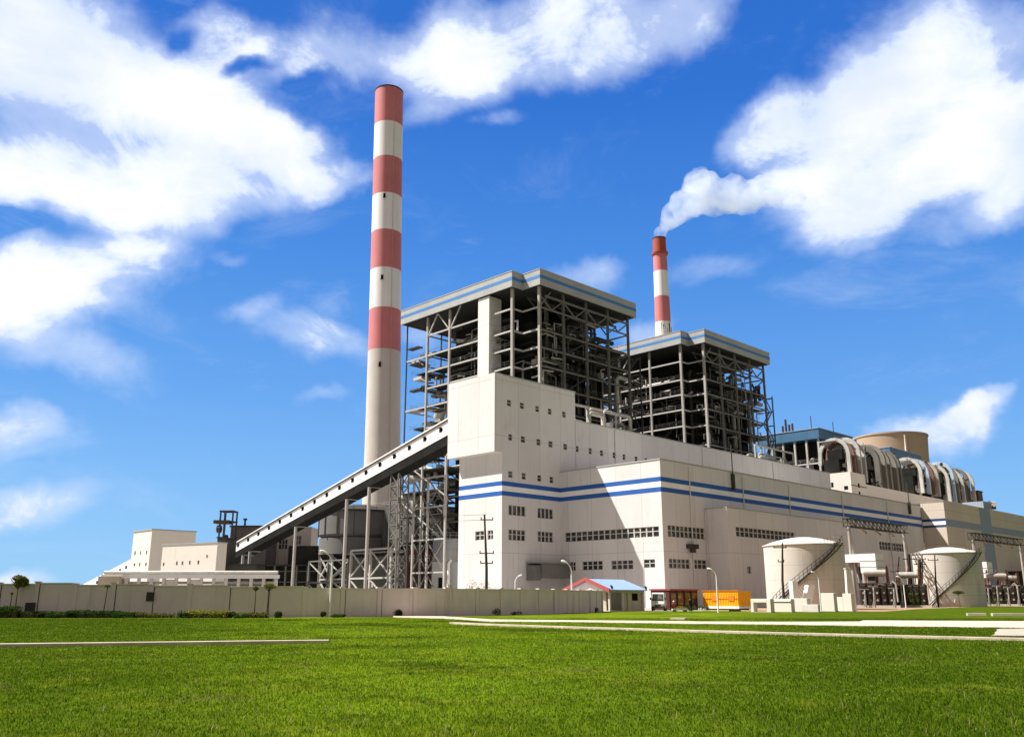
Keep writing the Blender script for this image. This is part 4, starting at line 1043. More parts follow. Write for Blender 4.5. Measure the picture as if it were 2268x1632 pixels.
for k in range(8):
    a = -2.2 + k * .25; mb.box(x2 + 4.45 * cos(a) - .15, x2 + 4.45 * cos(a) + .3 * (k % 3), y2 + 4.5 * sin(a), y2 + 4.5 * sin(a) + .4, 143 + k % 3, 148 + (k * 7) % 4)
mb.build('antenna_cluster', M['rust'], c2_)
# cooling tower
ctx, cty = atd(zz(7, 850, 0)[0], 980, 545)[0], 545
ct = wthing('cooling_tower', 'brown concrete cooling tower rim rising behind the far blue roof', 'cooling tower', ctx, cty)
rt = (atd(zz(7, 1215, 0)[0], 985, 545)[0] - atd(zz(7, 485, 0)[0], 985, 545)[0]) / 2
MB().lathe(ctx, cty, [(rt * 1.7, 0), (rt * 1.35, 25), (rt * 1.1, 50), (rt * .98, 72), (rt * .97, 86), (rt, 98), (rt, 99.2), (rt - .8, 99.2), (rt - .8, 60)], 96).build('shell', M['brown'], ct, True)
mb = MB(); mb.lathe(ctx, cty, [(rt + .02, 98.3), (rt + .5, 98.4), (rt + .5, 99.3), (rt - .2, 99.3)], 96); mb.build('rim', M['brown'], ct)
mb = MB(); mb.box(ctx - 1.0, ctx - .2, cty - rt - 1.2, cty - rt + 3, 30, 97); mb.build('ladder', M['wall2'], ct)
# smoke plume
pts = [(1462, 527, 3.2), (1468, 510, 4.3), (1477, 494, 5.6), (1492, 476, 7.6), (1512, 458, 9.2), (1535, 442, 10.8), (1558, 424, 13), (1580, 436, 11.2), (1604, 436, 11.6), (1630, 430, 11.2), (1655, 436, 11), (1690, 424, 9.5), (1722, 415, 8.8), (1746, 412, 7.5), (1765, 428, 5.5), (1545, 404, 8.5), (1640, 452, 7), (1715, 446, 5), (1790, 420, 3.5)]
import bmesh
bm = bmesh.new()
for i, (x, y, r) in enumerate(pts):
    p = atd(x, y, 474 + i * 1.2)
    bmesh.ops.create_icosphere(bm, subdivisions=3, radius=r, matrix=Matrix.Translation(p))
me = bpy.data.meshes.new('smoke'); bm.to_mesh(me); bm.free()
smo = bpy.data.objects.new('smoke', me); COL.objects.link(smo)
rm = smo.modifiers.new('remesh', 'REMESH'); rm.mode = 'VOXEL'; rm.voxel_size = 1.3
tex = bpy.data.textures.new('puff', 'CLOUDS'); tex.noise_scale = 9.0; tex.noise_depth = 3
dm = smo.modifiers.new('puff', 'DISPLACE'); dm.texture = tex; dm.strength = 8.0; dm.mid_level = .5; dm.texture_coords = 'GLOBAL'
sm_ = smo.modifiers.new('soften', 'SMOOTH'); sm_.iterations = 1
mm = bpy.data.materials.new('smoke_volume'); mm.use_nodes = True; mm.node_tree.nodes.clear()
h = G(mm.node_tree); pv = h.n('ShaderNodeVolumePrincipled'); pv.inputs['Color'].default_value = (.86, .92, .99, 1); nz = h.noise(h.n('ShaderNodeTexCoord').outputs['Object'], .085, 5, .6, .5); h.put(pv.inputs['Density'], h.mapr(nz, .34, .64, .006, .078)); pv.inputs['Anisotropy'].default_value = .1
oo = h.n('ShaderNodeOutputMaterial'); mm.node_tree.links.new(pv.outputs[0], oo.inputs['Volume'])
me.materials.append(mm)
tag(smo, 'white smoke drifting right from the smaller chimney', 'smoke', kind='stuff')

# ------------------------------------------------------------------ coal conveyor gallery
GU0, GU1 = -14.0, -10.2
gA = (38.6, 35.6); gB = (138.0, 12.1)       # v, underside z at both ends
def gz(v): return gA[1] + (gB[1] - gA[1]) * (v - gA[0]) / (gB[0] - gA[0])
def gh(v): return 3.85 + (2.75 - 3.85) * (v - gA[0]) / (gB[0] - gA[0])
gal = fthing('conveyor_gallery', 'long white inclined conveyor gallery climbing to the tower box', 'conveyor', GU0, 88)
mb = MB()
def sheared(mb, u0, u1, va, vb, za0, za1, zb0, zb1):
    mb.add([(u0, va, za0), (u1, va, za0), (u1, va, za1), (u0, va, za1), (u0, vb, zb0), (u1, vb, zb0), (u1, vb, zb1), (u0, vb, zb1)], [(0, 1, 2, 3), (4, 7, 6, 5), (0, 4, 5, 1), (1, 5, 6, 2), (2, 6, 7, 3), (3, 7, 4, 0)])
sheared(mb, GU0, GU1, gA[0], gB[0], gz(gA[0]) + .3, gz(gA[0]) + gh(gA[0]) - .25, gz(gB[0]) + .3, gz(gB[0]) + gh(gB[0]) - .25)
body = mb.build('body', M['white'], gal)
mb = MB(); sheared(mb, GU0 - .35, GU1 + .35, gA[0], gB[0], gz(gA[0]) + gh(gA[0]) - .25, gz(gA[0]) + gh(gA[0]), gz(gB[0]) + gh(gB[0]) - .25, gz(gB[0]) + gh(gB[0])); mb.build('roof', M['white'], gal)
mb = MB(); sheared(mb, GU0 - .05, GU0, gA[0], gB[0], gz(gA[0]) + gh(gA[0]) - .5, gz(gA[0]) + gh(gA[0]) - .28, gz(gB[0]) + gh(gB[0]) - .45, gz(gB[0]) + gh(gB[0]) - .28); mb.build('gutter', M['steeld'], gal)
mb = MB(); sheared(mb, GU0 + .1, GU1 - .1, gA[0], gB[0], gz(gA[0]) - 1.7, gz(gA[0]) + .3, gz(gB[0]) - 1.3, gz(gB[0]) + .3); mb.build('truss_floor', M['casing'], gal)
nW = 19
for i in range(nW):
    v = gA[0] + 2.0 + (gB[0] - gA[0] - 4) * (i / (nW - 1)); zc = gz(v) + .3 + gh(v) * .48
    mb = MB(); mb.box(GU0 - .04, GU0 - .005, v - .5, v + .5, zc - .42, zc + .42); mb.box(GU0 - .3, GU0 - .005, v - .55, v + .55, zc + .42, zc + .5)
    mb.build('window', M['black'], gal)
def support(v, kind):
    zt = gz(v) - 1.55
    if kind == 'post':
        for u in (GU0 + .5,):
            mb = MB(); mb.tube([(u, v, 0), (u, v, zt)], .40, 12); mb.build('support_post', M['steel'], gal, True)
        mb = MB(); mb.box(GU0 + .3, GU1 - .3, v - .3, v + .3, zt - .05, zt + .3); mb.build('support_head', M['steel'], gal)
    else:
        mb = MB(); lattice(mb, (GU0 + 1.9, v, 0), (GU0 + 1.9, v, zt), 2.8, 10, .26); mb.build('trestle', M['steelg'], gal)
for x, y, k in ((zz(1, 1495, 615) + ('post',)), (zz(1, 1548, 690) + ('post',)), (zz(1, 1960, 345) + ('post',)), (zz(2, 325, 270) + ('post',)), (zz(2, 530, 300) + ('post',)), (zz(2, 775, 30) + ('trestle',))):
    support(onu(x, y, GU0 + .5)[0], k)

# ------------------------------------------------------------------ left transfer buildings
tv = (-61.3, 74.4)
t1 = fthing('transfer_tower', 'grey-white windowed transfer tower at the far left above the wall', 'building', -61.3, 74.4)
w = []
for q in ((533, 633, 545, 670), (583, 633, 593, 667), (635, 628, 647, 663), (527, 740, 541, 767), (574, 736, 586, 768), (629, 732, 642, 766)): w.append(rect_on('u', -61.3, 1, *q))
mb = MB(); mb.facade('u', -61.3, 74.4, 83.0, 0, 14.3, w, .25); mb.facade('v', 74.4, -61.3, -52.5, 0, 14.3); mb.add([(-61.3, 74.4, 14.3), (-52.5, 74.4, 14.3), (-52.5, 83, 14.3), (-61.3, 83, 14.3)], [(0, 1, 2, 3)])
mb.facade('u', -52.5, 74.4, 83, 0, 14.3); mb.facade('v', 83, -61.3, -52.5, 0, 14.3)
mb.build('wall', M['block'], t1)
for h in w: window(t1, 'u', -61.3, h, 1, 1, depth=.25, gap=.04)
mb = MB(); mb.box(-61.45, -52.4, 74.25, 83.1, 14.3, 14.5); mb.build('roof', M['fascia'], t1)
# low block turned towards the camera
pa, pc = atd(361, 1207, 136), atd(482, 1202, 130)
ang = atan2(pc[1] - pa[1], pc[0] - pa[0]); Lb = sqrt((pc[0] - pa[0]) ** 2 + (pc[1] - pa[1]) ** 2); hb = pa[2]
t2 = thing('switch_house', 'low grey-white block with a few small windows beside the conveyor foot', 'building', pa[0], pa[1], ang)
hs = []
for (x0, y0, x1, y1) in ((802, 732, 815, 763), (920, 722, 934, 756), (970, 722, 984, 755), (1034, 717, 1048, 751), (1108, 714, 1123, 748), (1179, 665, 1192, 692)):
    (X0, Y0), (X1, Y1) = zz(1, x0, y0), zz(1, x1, y1)
    f0, f1 = (X0 - 361) / 121.0, (X1 - 361) / 121.0; dd = 136 - 6 * f0
    hs.append((f0 * Lb, f1 * Lb, atd(X0, Y1, dd)[2], atd(X0, Y0, dd)[2]))
mb = MB(); mb.facade('v', 0, 0, Lb, 0, hb, hs, .2); mb.facade('u', 0, 0, 1.8, 0, hb); mb.facade('u', Lb, 0, 1.8, 0, hb); mb.facade('v', 1.8, 0, Lb, 0, hb); mb.add([(0, 0, hb), (Lb, 0, hb), (Lb, 1.8, hb), (0, 1.8, hb)], [(0, 1, 2, 3)])
mb.build('wall', M['block'], t2)
for h in hs: window(t2, 'v', 0, h, 1, 1, depth=.2, gap=.03)
mb = MB(); mb.box(-.1, Lb + .1, -.1, 1.9, hb, hb + .15); mb.build('roof', M['fascia'], t2)
# far low conveyor
UC3 = -58.5
c0, c1_, c2b = onu(176, 1298, UC3), onu(303, 1231, UC3), onu(303, 1257, UC3)
t3 = fthing('conveyor_gallery', 'small white conveyor gallery rising from behind the wall to the left tower', 'conveyor', UC3, c0[0])
hgt = c1_[1] - c2b[1]
mb = MB(); sheared(mb, UC3, UC3 + 3, c1_[0], c0[0], c2b[1], c1_[1], c0[1] - hgt, c0[1]); mb.build('body', M['white'], t3)
mb = MB(); sheared(mb, UC3 + .1, UC3 + 2.9, c1_[0], c0[0], c2b[1] - 1, c2b[1] - .01, c0[1] - hgt - 1, c0[1] - hgt - .01); mb.build('truss_floor', M['casing'], t3)
for i in range(7):
    f = .06 + i * .10; v = c1_[0] + (c0[0] - c1_[0]) * f; z = c1_[1] + (c0[1] - c1_[1]) * f - hgt * .5
    mb = MB(); mb.box(UC3 - .05, UC3 - .005, v - .4, v + .4, z - .3, z + .3); mb.build('window', M['black'], t3)
for f in (.1, .5):
    v = c1_[0] + (c0[0] - c1_[0]) * f; mb = MB(); mb.box(UC3 + 1, UC3 + 1.6, v - .3, v + .3, 0, c1_[1] + (c0[1] - c1_[1]) * f - hgt - 1); mb.build('support_post', M['steeld'], t3)
# hoist frame and dark building by the conveyor foot
HD = 262.0; ks = HD / 160.0
a, b = atd(481, 1130, HD), atd(514, 1166, HD)
t4 = wthing('hoist_frame', 'rusty open hoist frame on a tower behind the low white block', 'hoist', a[0], HD)
mb = MB(); X0, X1 = a[0], b[0]; zt, zm = a[2], atd(481, 1153, HD)[2]
YA, YB = HD, HD + 2.4 * ks
for (x, y) in ((X0 + .7 * ks, YA), (X0 + 1.6 * ks, YA), (X1, YA), (X0 + .7 * ks, YB), (X1, YB)): mb.box(x - .2, x + .2, y - .2, y + .2, 0, zt)
for z in (zt, zm, zm - 5, zm - 10): mb.box(X0 + .5 * ks, X1 + .25, YA - .25, YA + .2, z - .36, z); mb.box(X0 + .5 * ks, X1 + .25, YB - .2, YB + .25, z - .36, z); mb.box(X0 + .5 * ks, X0 + .75 * ks, YA + .2, YB - .2, z - .36, z); mb.box(X1 - .1, X1 + .25, YA + .2, YB - .2, z - .36, z)
mb.build('frame', M['rust'], t4)
mb = MB(); mb.prism([(X0 - .6, YA - .8), (X1 - .8, YA - .8), (X1 - .8, YB - .5), (X0 - .2, YB - .5)], zm - .8, zm + .15); mb.tube([(X0 + .5, YA, zm - 2.4), (X0 + 1.6, YA, zm - 2.4)], 1.1, 10); mb.box(X0 + 1.3 * ks, X0 + 1.9 * ks, YA + .5, YA + 2.5, 0, zm - 4); mb.build('hoist', M['rust'], t4)
p0, p1 = atd(513, 1167, HD + 8), atd(556, 1169, HD + 8)
t5 = wthing('dark_shed', 'dark grey flat-roofed shed behind the foot of the conveyor', 'shed', p0[0], HD + 8)
mb = MB(); mb.box(p0[0] - .2, p1[0] + 5, HD + 8, HD + 24, 0, p0[2]); mb.build('wall', mat('dark_wall', (.12, .11, .10), .85, var=.2, vscale=.4, streak=.4), t5)
mb = MB(); mb.box(p0[0] - .5, p1[0] + 5.4, HD + 7.6, HD + 24.4, p0[2], p0[2] + .5); mb.build('roof', M['steeld'], t5)
xv = p0[0] + (p1[0] - p0[0]) * .62
mb = MB(); mb.tube([(xv, HD + 9, p0[2] + .5), (xv, HD + 9, p0[2] + 2.2)], .3, 8); mb.box(xv - .5, xv + .5, HD + 8.6, HD + 9.4, p0[2] + 2.2, p0[2] + 2.7); mb.build('roof_vent', M['steeld'], t5)
t6 = wthing('foot_house', 'dark conveyor foot house at the right end of the low white block', 'building', atd(490, 1300, 225)[0], 225)
fa, fb_ = atd(481, 1200, 225), atd(560, 1250, 225)
mb = MB(); mb.box(fa[0], fa[0] + 1.8, 225, 235, 0, fa[2] + 1); mb.box(fa[0] + 1.8, fb_[0], 228, 236, 0, fb_[2]); mb.build('wall', mat('dark_wall2', (.07, .066, .058), .9, var=.25, vscale=.4), t6)
mb = MB(); mb.box(fa[0] - .2, fa[0] + 2, 224.8, 235.2, fa[2] + 1, fa[2] + 1.3); mb.box(fa[0] + 2, fb_[0] + .2, 227.8, 236.2, fb_[2], fb_[2] + .3); mb.build('roof', M['steeld'], t6)

# pipe bridge behind the wall
pr = wthing('pipe_rack', 'long low white pipe rack running just behind the compound wall', 'pipe rack', -48, 96)
xa, xb = atd(225, 1280, 96)[0], atd(612, 1275, 96)[0]; ztop = atd(420, 1274, 96)[2]
mb = MB(); mb.box(xa, xb, 95.8, 97.4, ztop - .28, ztop + .1); mb.build('top_beam', M['white'], pr)
n = 14
for i in range(n + 1):
    x = xa + (xb - xa) * i / n
    mb = MB(); mb.box(x - .14, x + .14, 95.9, 96.2, 0, ztop - .28); mb.build('post', M['coping'], pr)
for k, (z, r) in enumerate(((ztop - .75, .16), (ztop - 1.1, .12), (ztop + .32, .2))):
    mb = MB(); mb.tube([(xa, 96.6, z), (xb, 96.6, z)], r, 8); mb.build('pipe', M['pipe'], pr, True)
for i in (5, 7):
    x = xa + (xb - xa) * (i + .12) / n; x1 = xa + (xb - xa) * (i + .88) / n
    mb = MB(); mb.box(x, x1, 96.05, 96.15, 1.9, ztop - .4); mb.build('panel', M['coping'], pr)
for i in range(40):
    pass
mb = MB(); mb.box(xa, xa + 2.2, 95.2, 98, 2.2, ztop - .1); mb.build('valve_box', M['plaster'], pr)

# tan building and ash silo seen under the conveyor
WD = 282
p0, p1 = atd(zz(1, 1690, 0)[0], 1250, WD), atd(zz(1, 2075, 0)[0], 1250, WD)
zt = atd(zz(1, 2000, 0)[0], zz(1, 0, 420)[1], WD)[2]
t = wthing('workshop', 'tan two-window workshop partly hidden beneath the conveyor', 'building', p0[0], WD)
hs = [(p0[0] + 3.6, p0[0] + 6.4, zt - 7.0, zt - 4.0), (p0[0] + 8.0, p0[0] + 10.6, zt - 5.6, zt - 2.8)]
mb = MB(); mb.facade('v', WD, p0[0], p1[0], 0, zt, hs, .3); mb.facade('u', p0[0], WD, WD + 10, 0, zt); mb.facade('u', p1[0], WD, WD + 10, 0, zt); mb.add([(p0[0], WD, zt), (p1[0], WD, zt), (p1[0], WD + 10, zt), (p0[0], WD + 10, zt)], [(0, 1, 2, 3)]); mb.build('wall', M['wall2'], t)
for h in hs: window(t, 'v', WD, h, 3, 2)
# dark coal hall in front of it
X0, X1 = atd(556, 1300, 258)[0], atd(752, 1300, 258)[0]
t = wthing('coal_shed', 'dark open-fronted coal shed below the middle of the conveyor', 'shed', X0, 258)
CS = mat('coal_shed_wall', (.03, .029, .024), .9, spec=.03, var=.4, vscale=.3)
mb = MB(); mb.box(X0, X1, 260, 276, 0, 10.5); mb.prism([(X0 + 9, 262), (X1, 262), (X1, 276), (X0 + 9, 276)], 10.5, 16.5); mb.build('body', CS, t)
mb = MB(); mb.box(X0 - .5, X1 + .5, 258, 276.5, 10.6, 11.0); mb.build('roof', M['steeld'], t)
for i in range(9):
    x = X0 + (X1 - X0) * i / 8; mb = MB(); mb.box(x - .25, x + .25, 258.2, 258.7, 0, 10.6); mb.build('post', M['steelg'], t)
mb = MB()
for z in (3.0, 6.0, 9.0): mb.box(X0, X1, 258.75, 258.95, z, z + .25)
mb.build('girt', M['steelg'], t)
R = random.Random(41)
t = fthing('dark_screen', 'black screen box added under the conveyor as a dark backdrop', 'shed', 3, 84)
mb = MB(); mb.box(3, 10, 66, 104, 0, 12.6); mb.build('body', CS, t)  # solid dark box added so the steel frame stands out against it
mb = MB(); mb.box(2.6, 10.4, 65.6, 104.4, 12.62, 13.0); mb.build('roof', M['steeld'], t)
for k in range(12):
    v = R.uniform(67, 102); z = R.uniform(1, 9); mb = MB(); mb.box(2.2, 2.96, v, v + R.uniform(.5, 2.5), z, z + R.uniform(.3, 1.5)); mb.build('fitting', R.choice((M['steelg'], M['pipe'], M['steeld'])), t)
def frame_(name, label, u, vs, zs, m1, m2, th):
    t = fthing(name, label, 'steel frame', u, vs[0], 'steel frames under the conveyor')
    for v in vs: mb = MB(); mb.box(u - th, u + th, v - th, v + th, 0, zs[-1]); mb.build('post', m1, t)
    for z in zs[1:]: mb = MB(); mb.bar((u, vs[0], z), (u, vs[-1], z), th * 1.6); mb.build('beam', m1, t)
    for a, b in zip(vs, vs[1:]):
        for z0, z1 in zip(zs, zs[1:]):
            mb = MB(); mb.bar((u, a, z0 + .3), (u, b, z1 - .3), th * 1.1)
            if R.random() < .75: mb.bar((u, b, z0 + .3), (u, a, z1 - .3), th * 1.1)
            mb.build('brace', m2, t)
frame_('braced_frame', 'white cross-braced steel frame between the two tall conveyor posts', -7, [71, 79, 87], [0, 6.2, 12.8], M['steel'], M['steel'], .26)
frame_('braced_frame', 'grey cross-braced frame left of the tall conveyor posts', -3, [94, 103, 112], [0, 5.5, 11], M['steelg'], M['steel'], .22)
frame_('braced_frame', 'tall thin braced frame between the lattice trestle and the tower', -8, [51, 57, 62], [0, 7, 14, 21, 27.5], M['steel'], M['steelg'], .2)
frame_('braced_frame', 'tall dark braced frame right behind the lattice trestle', -1, [60, 66.5, 73], [0, 7, 14, 20, 26], M['steeld'], M['steelg'], .22)

sx, sy = -43.0, 252.0
sil = wthing('ash_silo', 'big grey round silo with dark roof on a braced steel frame below the conveyor', 'silo', sx, sy)
MB().lathe(sx, sy, [(11.0, 13.2), (11.2, 13.3), (11.2, 17.6), (10.4, 17.7), (11.6, 18.6), (11.6, 24.6), (11.3, 24.8)], 56).build('shell', mat('silo_grey', (.15, .148, .14), .8, var=.12, vscale=.2, streak=.4), sil, True)
for k in range(16):
    a = 2 * pi * k / 16; mb = MB(); X, Y = sx + 11.7 * cos(a), sy + 11.7 * sin(a); mb.box(X - .15, X + .15, Y - .15, Y + .15, 18.2, 24.6); mb.build('stiffener', M['steelg'], sil)
mb = MB(); rail(mb, [(sx + 12 * cos(a), sy + 12 * sin(a), 25.1) for a in [2 * pi * k / 24 for k in range(25)]], 1.2, 2.5, .07); mb.build('handrail', M['steelg'], sil)
MB().lathe(sx, sy, [(12.0, 24.6), (12.0, 25.1), (4, 27.0), (.01, 27.4)], 56).build('roof', M['steeld'], sil)
MB().lathe(sx, sy, [(11.0, 13.2), (2, 6.0), (.01, 6.0)], 40).build('hopper', M['casing'], sil)
for k in range(8):
    a = 2 * pi * k / 8 + .2; mb = MB(); X, Y = sx + 10.6 * cos(a), sy + 10.6 * sin(a); mb.box(X - .45, X + .45, Y - .45, Y + .45, 0, 13.2); mb.build('leg', M['steel'], sil)
for k in range(8):
    a0, a1 = 2 * pi * k / 8 + .2, 2 * pi * (k + 1) / 8 + .2
    A = lambda a, z: (sx + 10.6 * cos(a), sy + 10.6 * sin(a), z)
    mb = MB(); mb.bar(A(a0, .5), A(a1, 6.4), .35); mb.bar(A(a1, .5), A(a0, 6.4), .35); mb.bar(A(a0, 6.6), A(a1, 6.6), .4); mb.bar(A(a0, 6.8), A(a1, 12.8), .35); mb.bar(A(a1, 6.8), A(a0, 12.8), .35); mb.build('bracing', M['steel'], sil)
# precipitator with hoppers behind the trestle, red pump house, silver vessel
esp = fthing('precipitator', 'dark steel precipitator on legs between trestle and tall chimney', 'plant unit', 14, 92)
mb = MB(); mb.box(14, 40, 90, 112, 15, 26); mb.build('casing', mat('esp_casing', (.10, .098, .09), .8, var=.25, vscale=.3, seam=(2.2, .15)), esp)
for i in range(3):
    for j in range(3):
        u, v = 15 + i * 8.4, 91 + j * 7
        mb = MB(); mb.add([(u, v, 15), (u + 7, v, 15), (u + 7, v + 6.4, 15), (u, v + 6.4, 15), (u + 3, v + 2.7, 8), (u + 4, v + 2.7, 8), (u + 4, v + 3.7, 8), (u + 3, v + 3.7, 8)], [(0, 1, 5, 4), (1, 2, 6, 5), (2, 3, 7, 6), (3, 0, 4, 7), (4, 5, 6, 7)]); mb.build('hopper', M['casing'], esp)
for i in range(4):
    for j in range(4):
        u, v = 14 + i * 8.6, 90 + j * 7.3; mb = MB(); mb.box(u - .3, u + .3, v - .3, v + .3, 0, 15); mb.build('leg', M['steel'], esp)
mb = MB(); rail(mb, [(14, 112, 26), (14, 90, 26), (40, 90, 26)]); mb.build('handrail', M['steel'], esp)
for k in range(5):
    mb = MB(); mb.bar((13.8, 90 + k * 4.3, 1), (13.8, 94 + k * 4.3, 14), .3); mb.build('brace', M['steel'], esp)
p0, p1 = atd(zz(2, 870, 0)[0], 1250, 205), atd(zz(2, 1090, 0)[0], 1250, 205)
z1_, z0_ = atd(1000, zz(2, 0, 840)[1], 205)[2], 0
t = wthing('pump_house', 'small maroon steel-framed pump house left of the cream tower foot', 'building', p0[0], 205)
hs = [(p0[0] + .8 + i * 1.75, p0[0] + 2.0 + i * 1.75, z1_ - 2.6, z1_ - 1.2) for i in range(4)] + [(p0[0] + .8 + i * 1.75, p0[0] + 2.0 + i * 1.75, z1_ - 8.2, z1_ - 3.6) for i in range(4)]
mb = MB(); mb.facade('v', 205, p0[0], p1[0], 0, z1_, hs, .3); mb.facade('u', p0[0], 205, 211, 0, z1_); mb.facade('u', p1[0], 205, 211, 0, z1_); mb.add([(p0[0], 205, z1_), (p1[0], 205, z1_), (p1[0], 211, z1_), (p0[0], 211, z1_)], [(0, 1, 2, 3)]); mb.build('wall', M['maroon'], t)
for i, h in enumerate(hs): window(t, 'v', 205, h, 2 if i > 3 else 1, 2, fm=M['white'] if i < 4 else M['rust'])
tx0, tx1 = atd(zz(2, 1112, 0)[0], 1250, 196)[0], atd(zz(2, 1400, 0)[0], 1250, 196)[0]
zt = atd(1000, zz(2, 0, 745)[1], 196)[2]; zb = atd(1000, zz(2, 0, 950)[1], 196)[2]
tcx, r = (tx0 + tx1) / 2, (tx1 - tx0) / 2
t = wthing('silver_silo', 'squat silver-grey vessel half hidden by the left edge of the cream tower', 'vessel', tcx, 200)
GS = mat('silver_sheet', (.34, .35, .34), .45, metal=.4, var=.1, vscale=.4, seam=(1.6, .05, 1.5, 0))
MB().lathe(tcx, 200, [(r, zb), (r, zt), (r * .9, zt + .4), (.01, zt + .6)], 40).build('shell', GS, t, True)
mb = MB(); mb.box(tx0 + .1, tx1 + 2, 197, 203, 0, zb - .02); mb.build('base_cabin', mat('grey_cabin', (.38, .39, .37), .6, var=.06, vscale=.4, seam=(1.5, .06)), t)
mb = MB(); mb.box(tx0 + 1.6, tx0 + 2.5, 196.9, 196.99, zb - 5.6, zb - 3.4); mb.build('door', M['black'], t)
mb = MB(); rail(mb, [(tx0, 196.6, zt + .4), (tx1, 196.6, zt + .4)], 1.2, 1.2); mb.build('handrail', M['steel'], t)
mb = MB(); mb.tube([(tx0 + r * 1.15, 196.3, 0), (tx0 + r * 1.15, 196.3, zb - .4), (tx0 + r * 1.3, 196.6, zb + .3)], .35, 10); mb.build('pipe', M['white'], t, True)
# exposed ducts and platforms between silver vessel and gallery
t = fthing('flue_duct', 'tangle of grey flue ducts and platforms rising left of the tower', 'ducts', 6, 70)
R = random.Random(77)
for k in range(9):
    u, v, z = R.uniform(-2, 3), R.uniform(58, 72), R.uniform(12, 32)
    mb = MB(); mb.tube([(u, v, z), (u, v + 1, z + 2), (u, v + 4, z + 3), (u + 1, v + 7, z + 2.4)], R.uniform(.4, 1.3), 10); mb.build('duct', R.choice((M['pipe'], M['steel'], M['piped'])), t, True)
for z in (14, 20, 25.5, 30.5):
    mb = MB(); mb.box(-3, 4.4, 57, 74, z, z + .2); rail(mb, [(-3, 57, z + .2), (-3, 74, z + .2)]); mb.build('platform', M['steeld'], t)
for v in (57, 65.5, 74):
    mb = MB(); mb.box(-3.2, -2.8, v - .22, v + .22, 0, 33); mb.build('post', M['steel'], t)
for k in range(4):
    mb = MB(); mb.bar((-3, 57 + (k % 2) * 8.5, 14 + k * 5), (-3, 65.5 + (k % 2) * 8.5, 19 + k * 5), .24); mb.build('brace', M['steel'], t)

# ------------------------------------------------------------------ storage tanks
def tank(label, x, y, r, h, stairs):
    t = wthing('storage_tank', label, 'tank', x, y, 'round cream storage tanks')
    MB().lathe(x, y, [(r, 0), (r, h)], 72).build('shell', M['tank'], t, True)
    MB().lathe(x, y, [(r + .08, h - .12), (r + .16, h - .1), (r + .16, h + .06), (r, h + .08), (r * .8, h + .55), (r * .5, h + 1.0), (r * .22, h + 1.28), (.01, h + 1.35)], 72).build('roof', M['tank'], t, True)
    a0, a1 = stairs
    n = 40
    mb = MB(); pr_ = None
    for i in range(n + 1):
        f = i / n; a = a0 + (a1 - a0) * f; z = .3 + (h - .2) * f
        c, s = cos(a), sin(a)
        p = (x + (r + .95) * c, y + (r + .95) * s, z); q = (x + (r + .05) * c, y + (r + .05) * s, z)
        mb.bar(q, p, .26, .05)
        if pr_:
            mb.bar(pr_[0], p, .07, .2); mb.bar(pr_[1], q, .07, .2)
        pr_ = (p, q)
    st = mb.build('stair', M['steeld'], t)
    mb = MB(); prv = None
    for i in range(0, n + 1, 2):
        f = i / n; a = a0 + (a1 - a0) * f; z = .3 + (h - .2) * f
        p = Vector((x + (r + .95) * cos(a), y + (r + .95) * sin(a), z))
        mb.bar(p, p + Vector((0, 0, 1.1)), .06)
        if prv is not None: mb.bar(prv + Vector((0, 0, 1.1)), p + Vector((0, 0, 1.1)), .06); mb.bar(prv + Vector((0, 0, .6)), p + Vector((0, 0, .6)), .05)
        prv = p
    mb.build('handrail', M['steeld'], st)
    mb = MB(); c, s = cos(a1), sin(a1)
    X, Y = x + (r + .2) * c, y + (r + .2) * s
    mb.box(X - 1.0, X + 1.0, Y - 1.0, Y + .6, h + .1, h + .2); rail(mb, [(X - 1, Y - 1, h + .2), (X + 1, Y - 1, h + .2)], 1.0, 1.0); mb.build('landing', M['tank'], t)
    mb = MB()
    rail(mb, [(x + (r - .2) * cos(a1 - .5 + .1 * k), y + (r - .2) * sin(a1 - .5 + .1 * k), h + .12) for k in range(11)], .9, 1.2, .04); mb.build('roof_rail', M['tank'], t)
    mb = MB(); mb.tube([(x + r * cos(-1.9), y + r * sin(-1.9) - .5, 1.0), (x + r * cos(-1.9), y + r * sin(-1.9) + .1, 1.0)], .5, 16); mb.build('manhole', M['tank'], t)
    return t
xa, xb = atd(1697, 1203, 143)[0], atd(1868, 1203, 143)[0]
r1 = (xb - xa) / 2; tank('nearer cream tank with a dark spiral stair beside the white walls', (xa + xb) / 2, 143 + 1, r1, atd(1783, 1205, 143 - r1 * .5)[2], (-2.75, -.92))
xa, xb = atd(2030, 1224, 186)[0], atd(2169, 1224, 186)[0]
r2 = (xb - xa) / 2; tank('farther cream tank standing right of the transformers', (xa + xb) / 2, 187, r2, atd(2100, 1224, 186 - r2 * .5)[2], (-2.6, -.95))

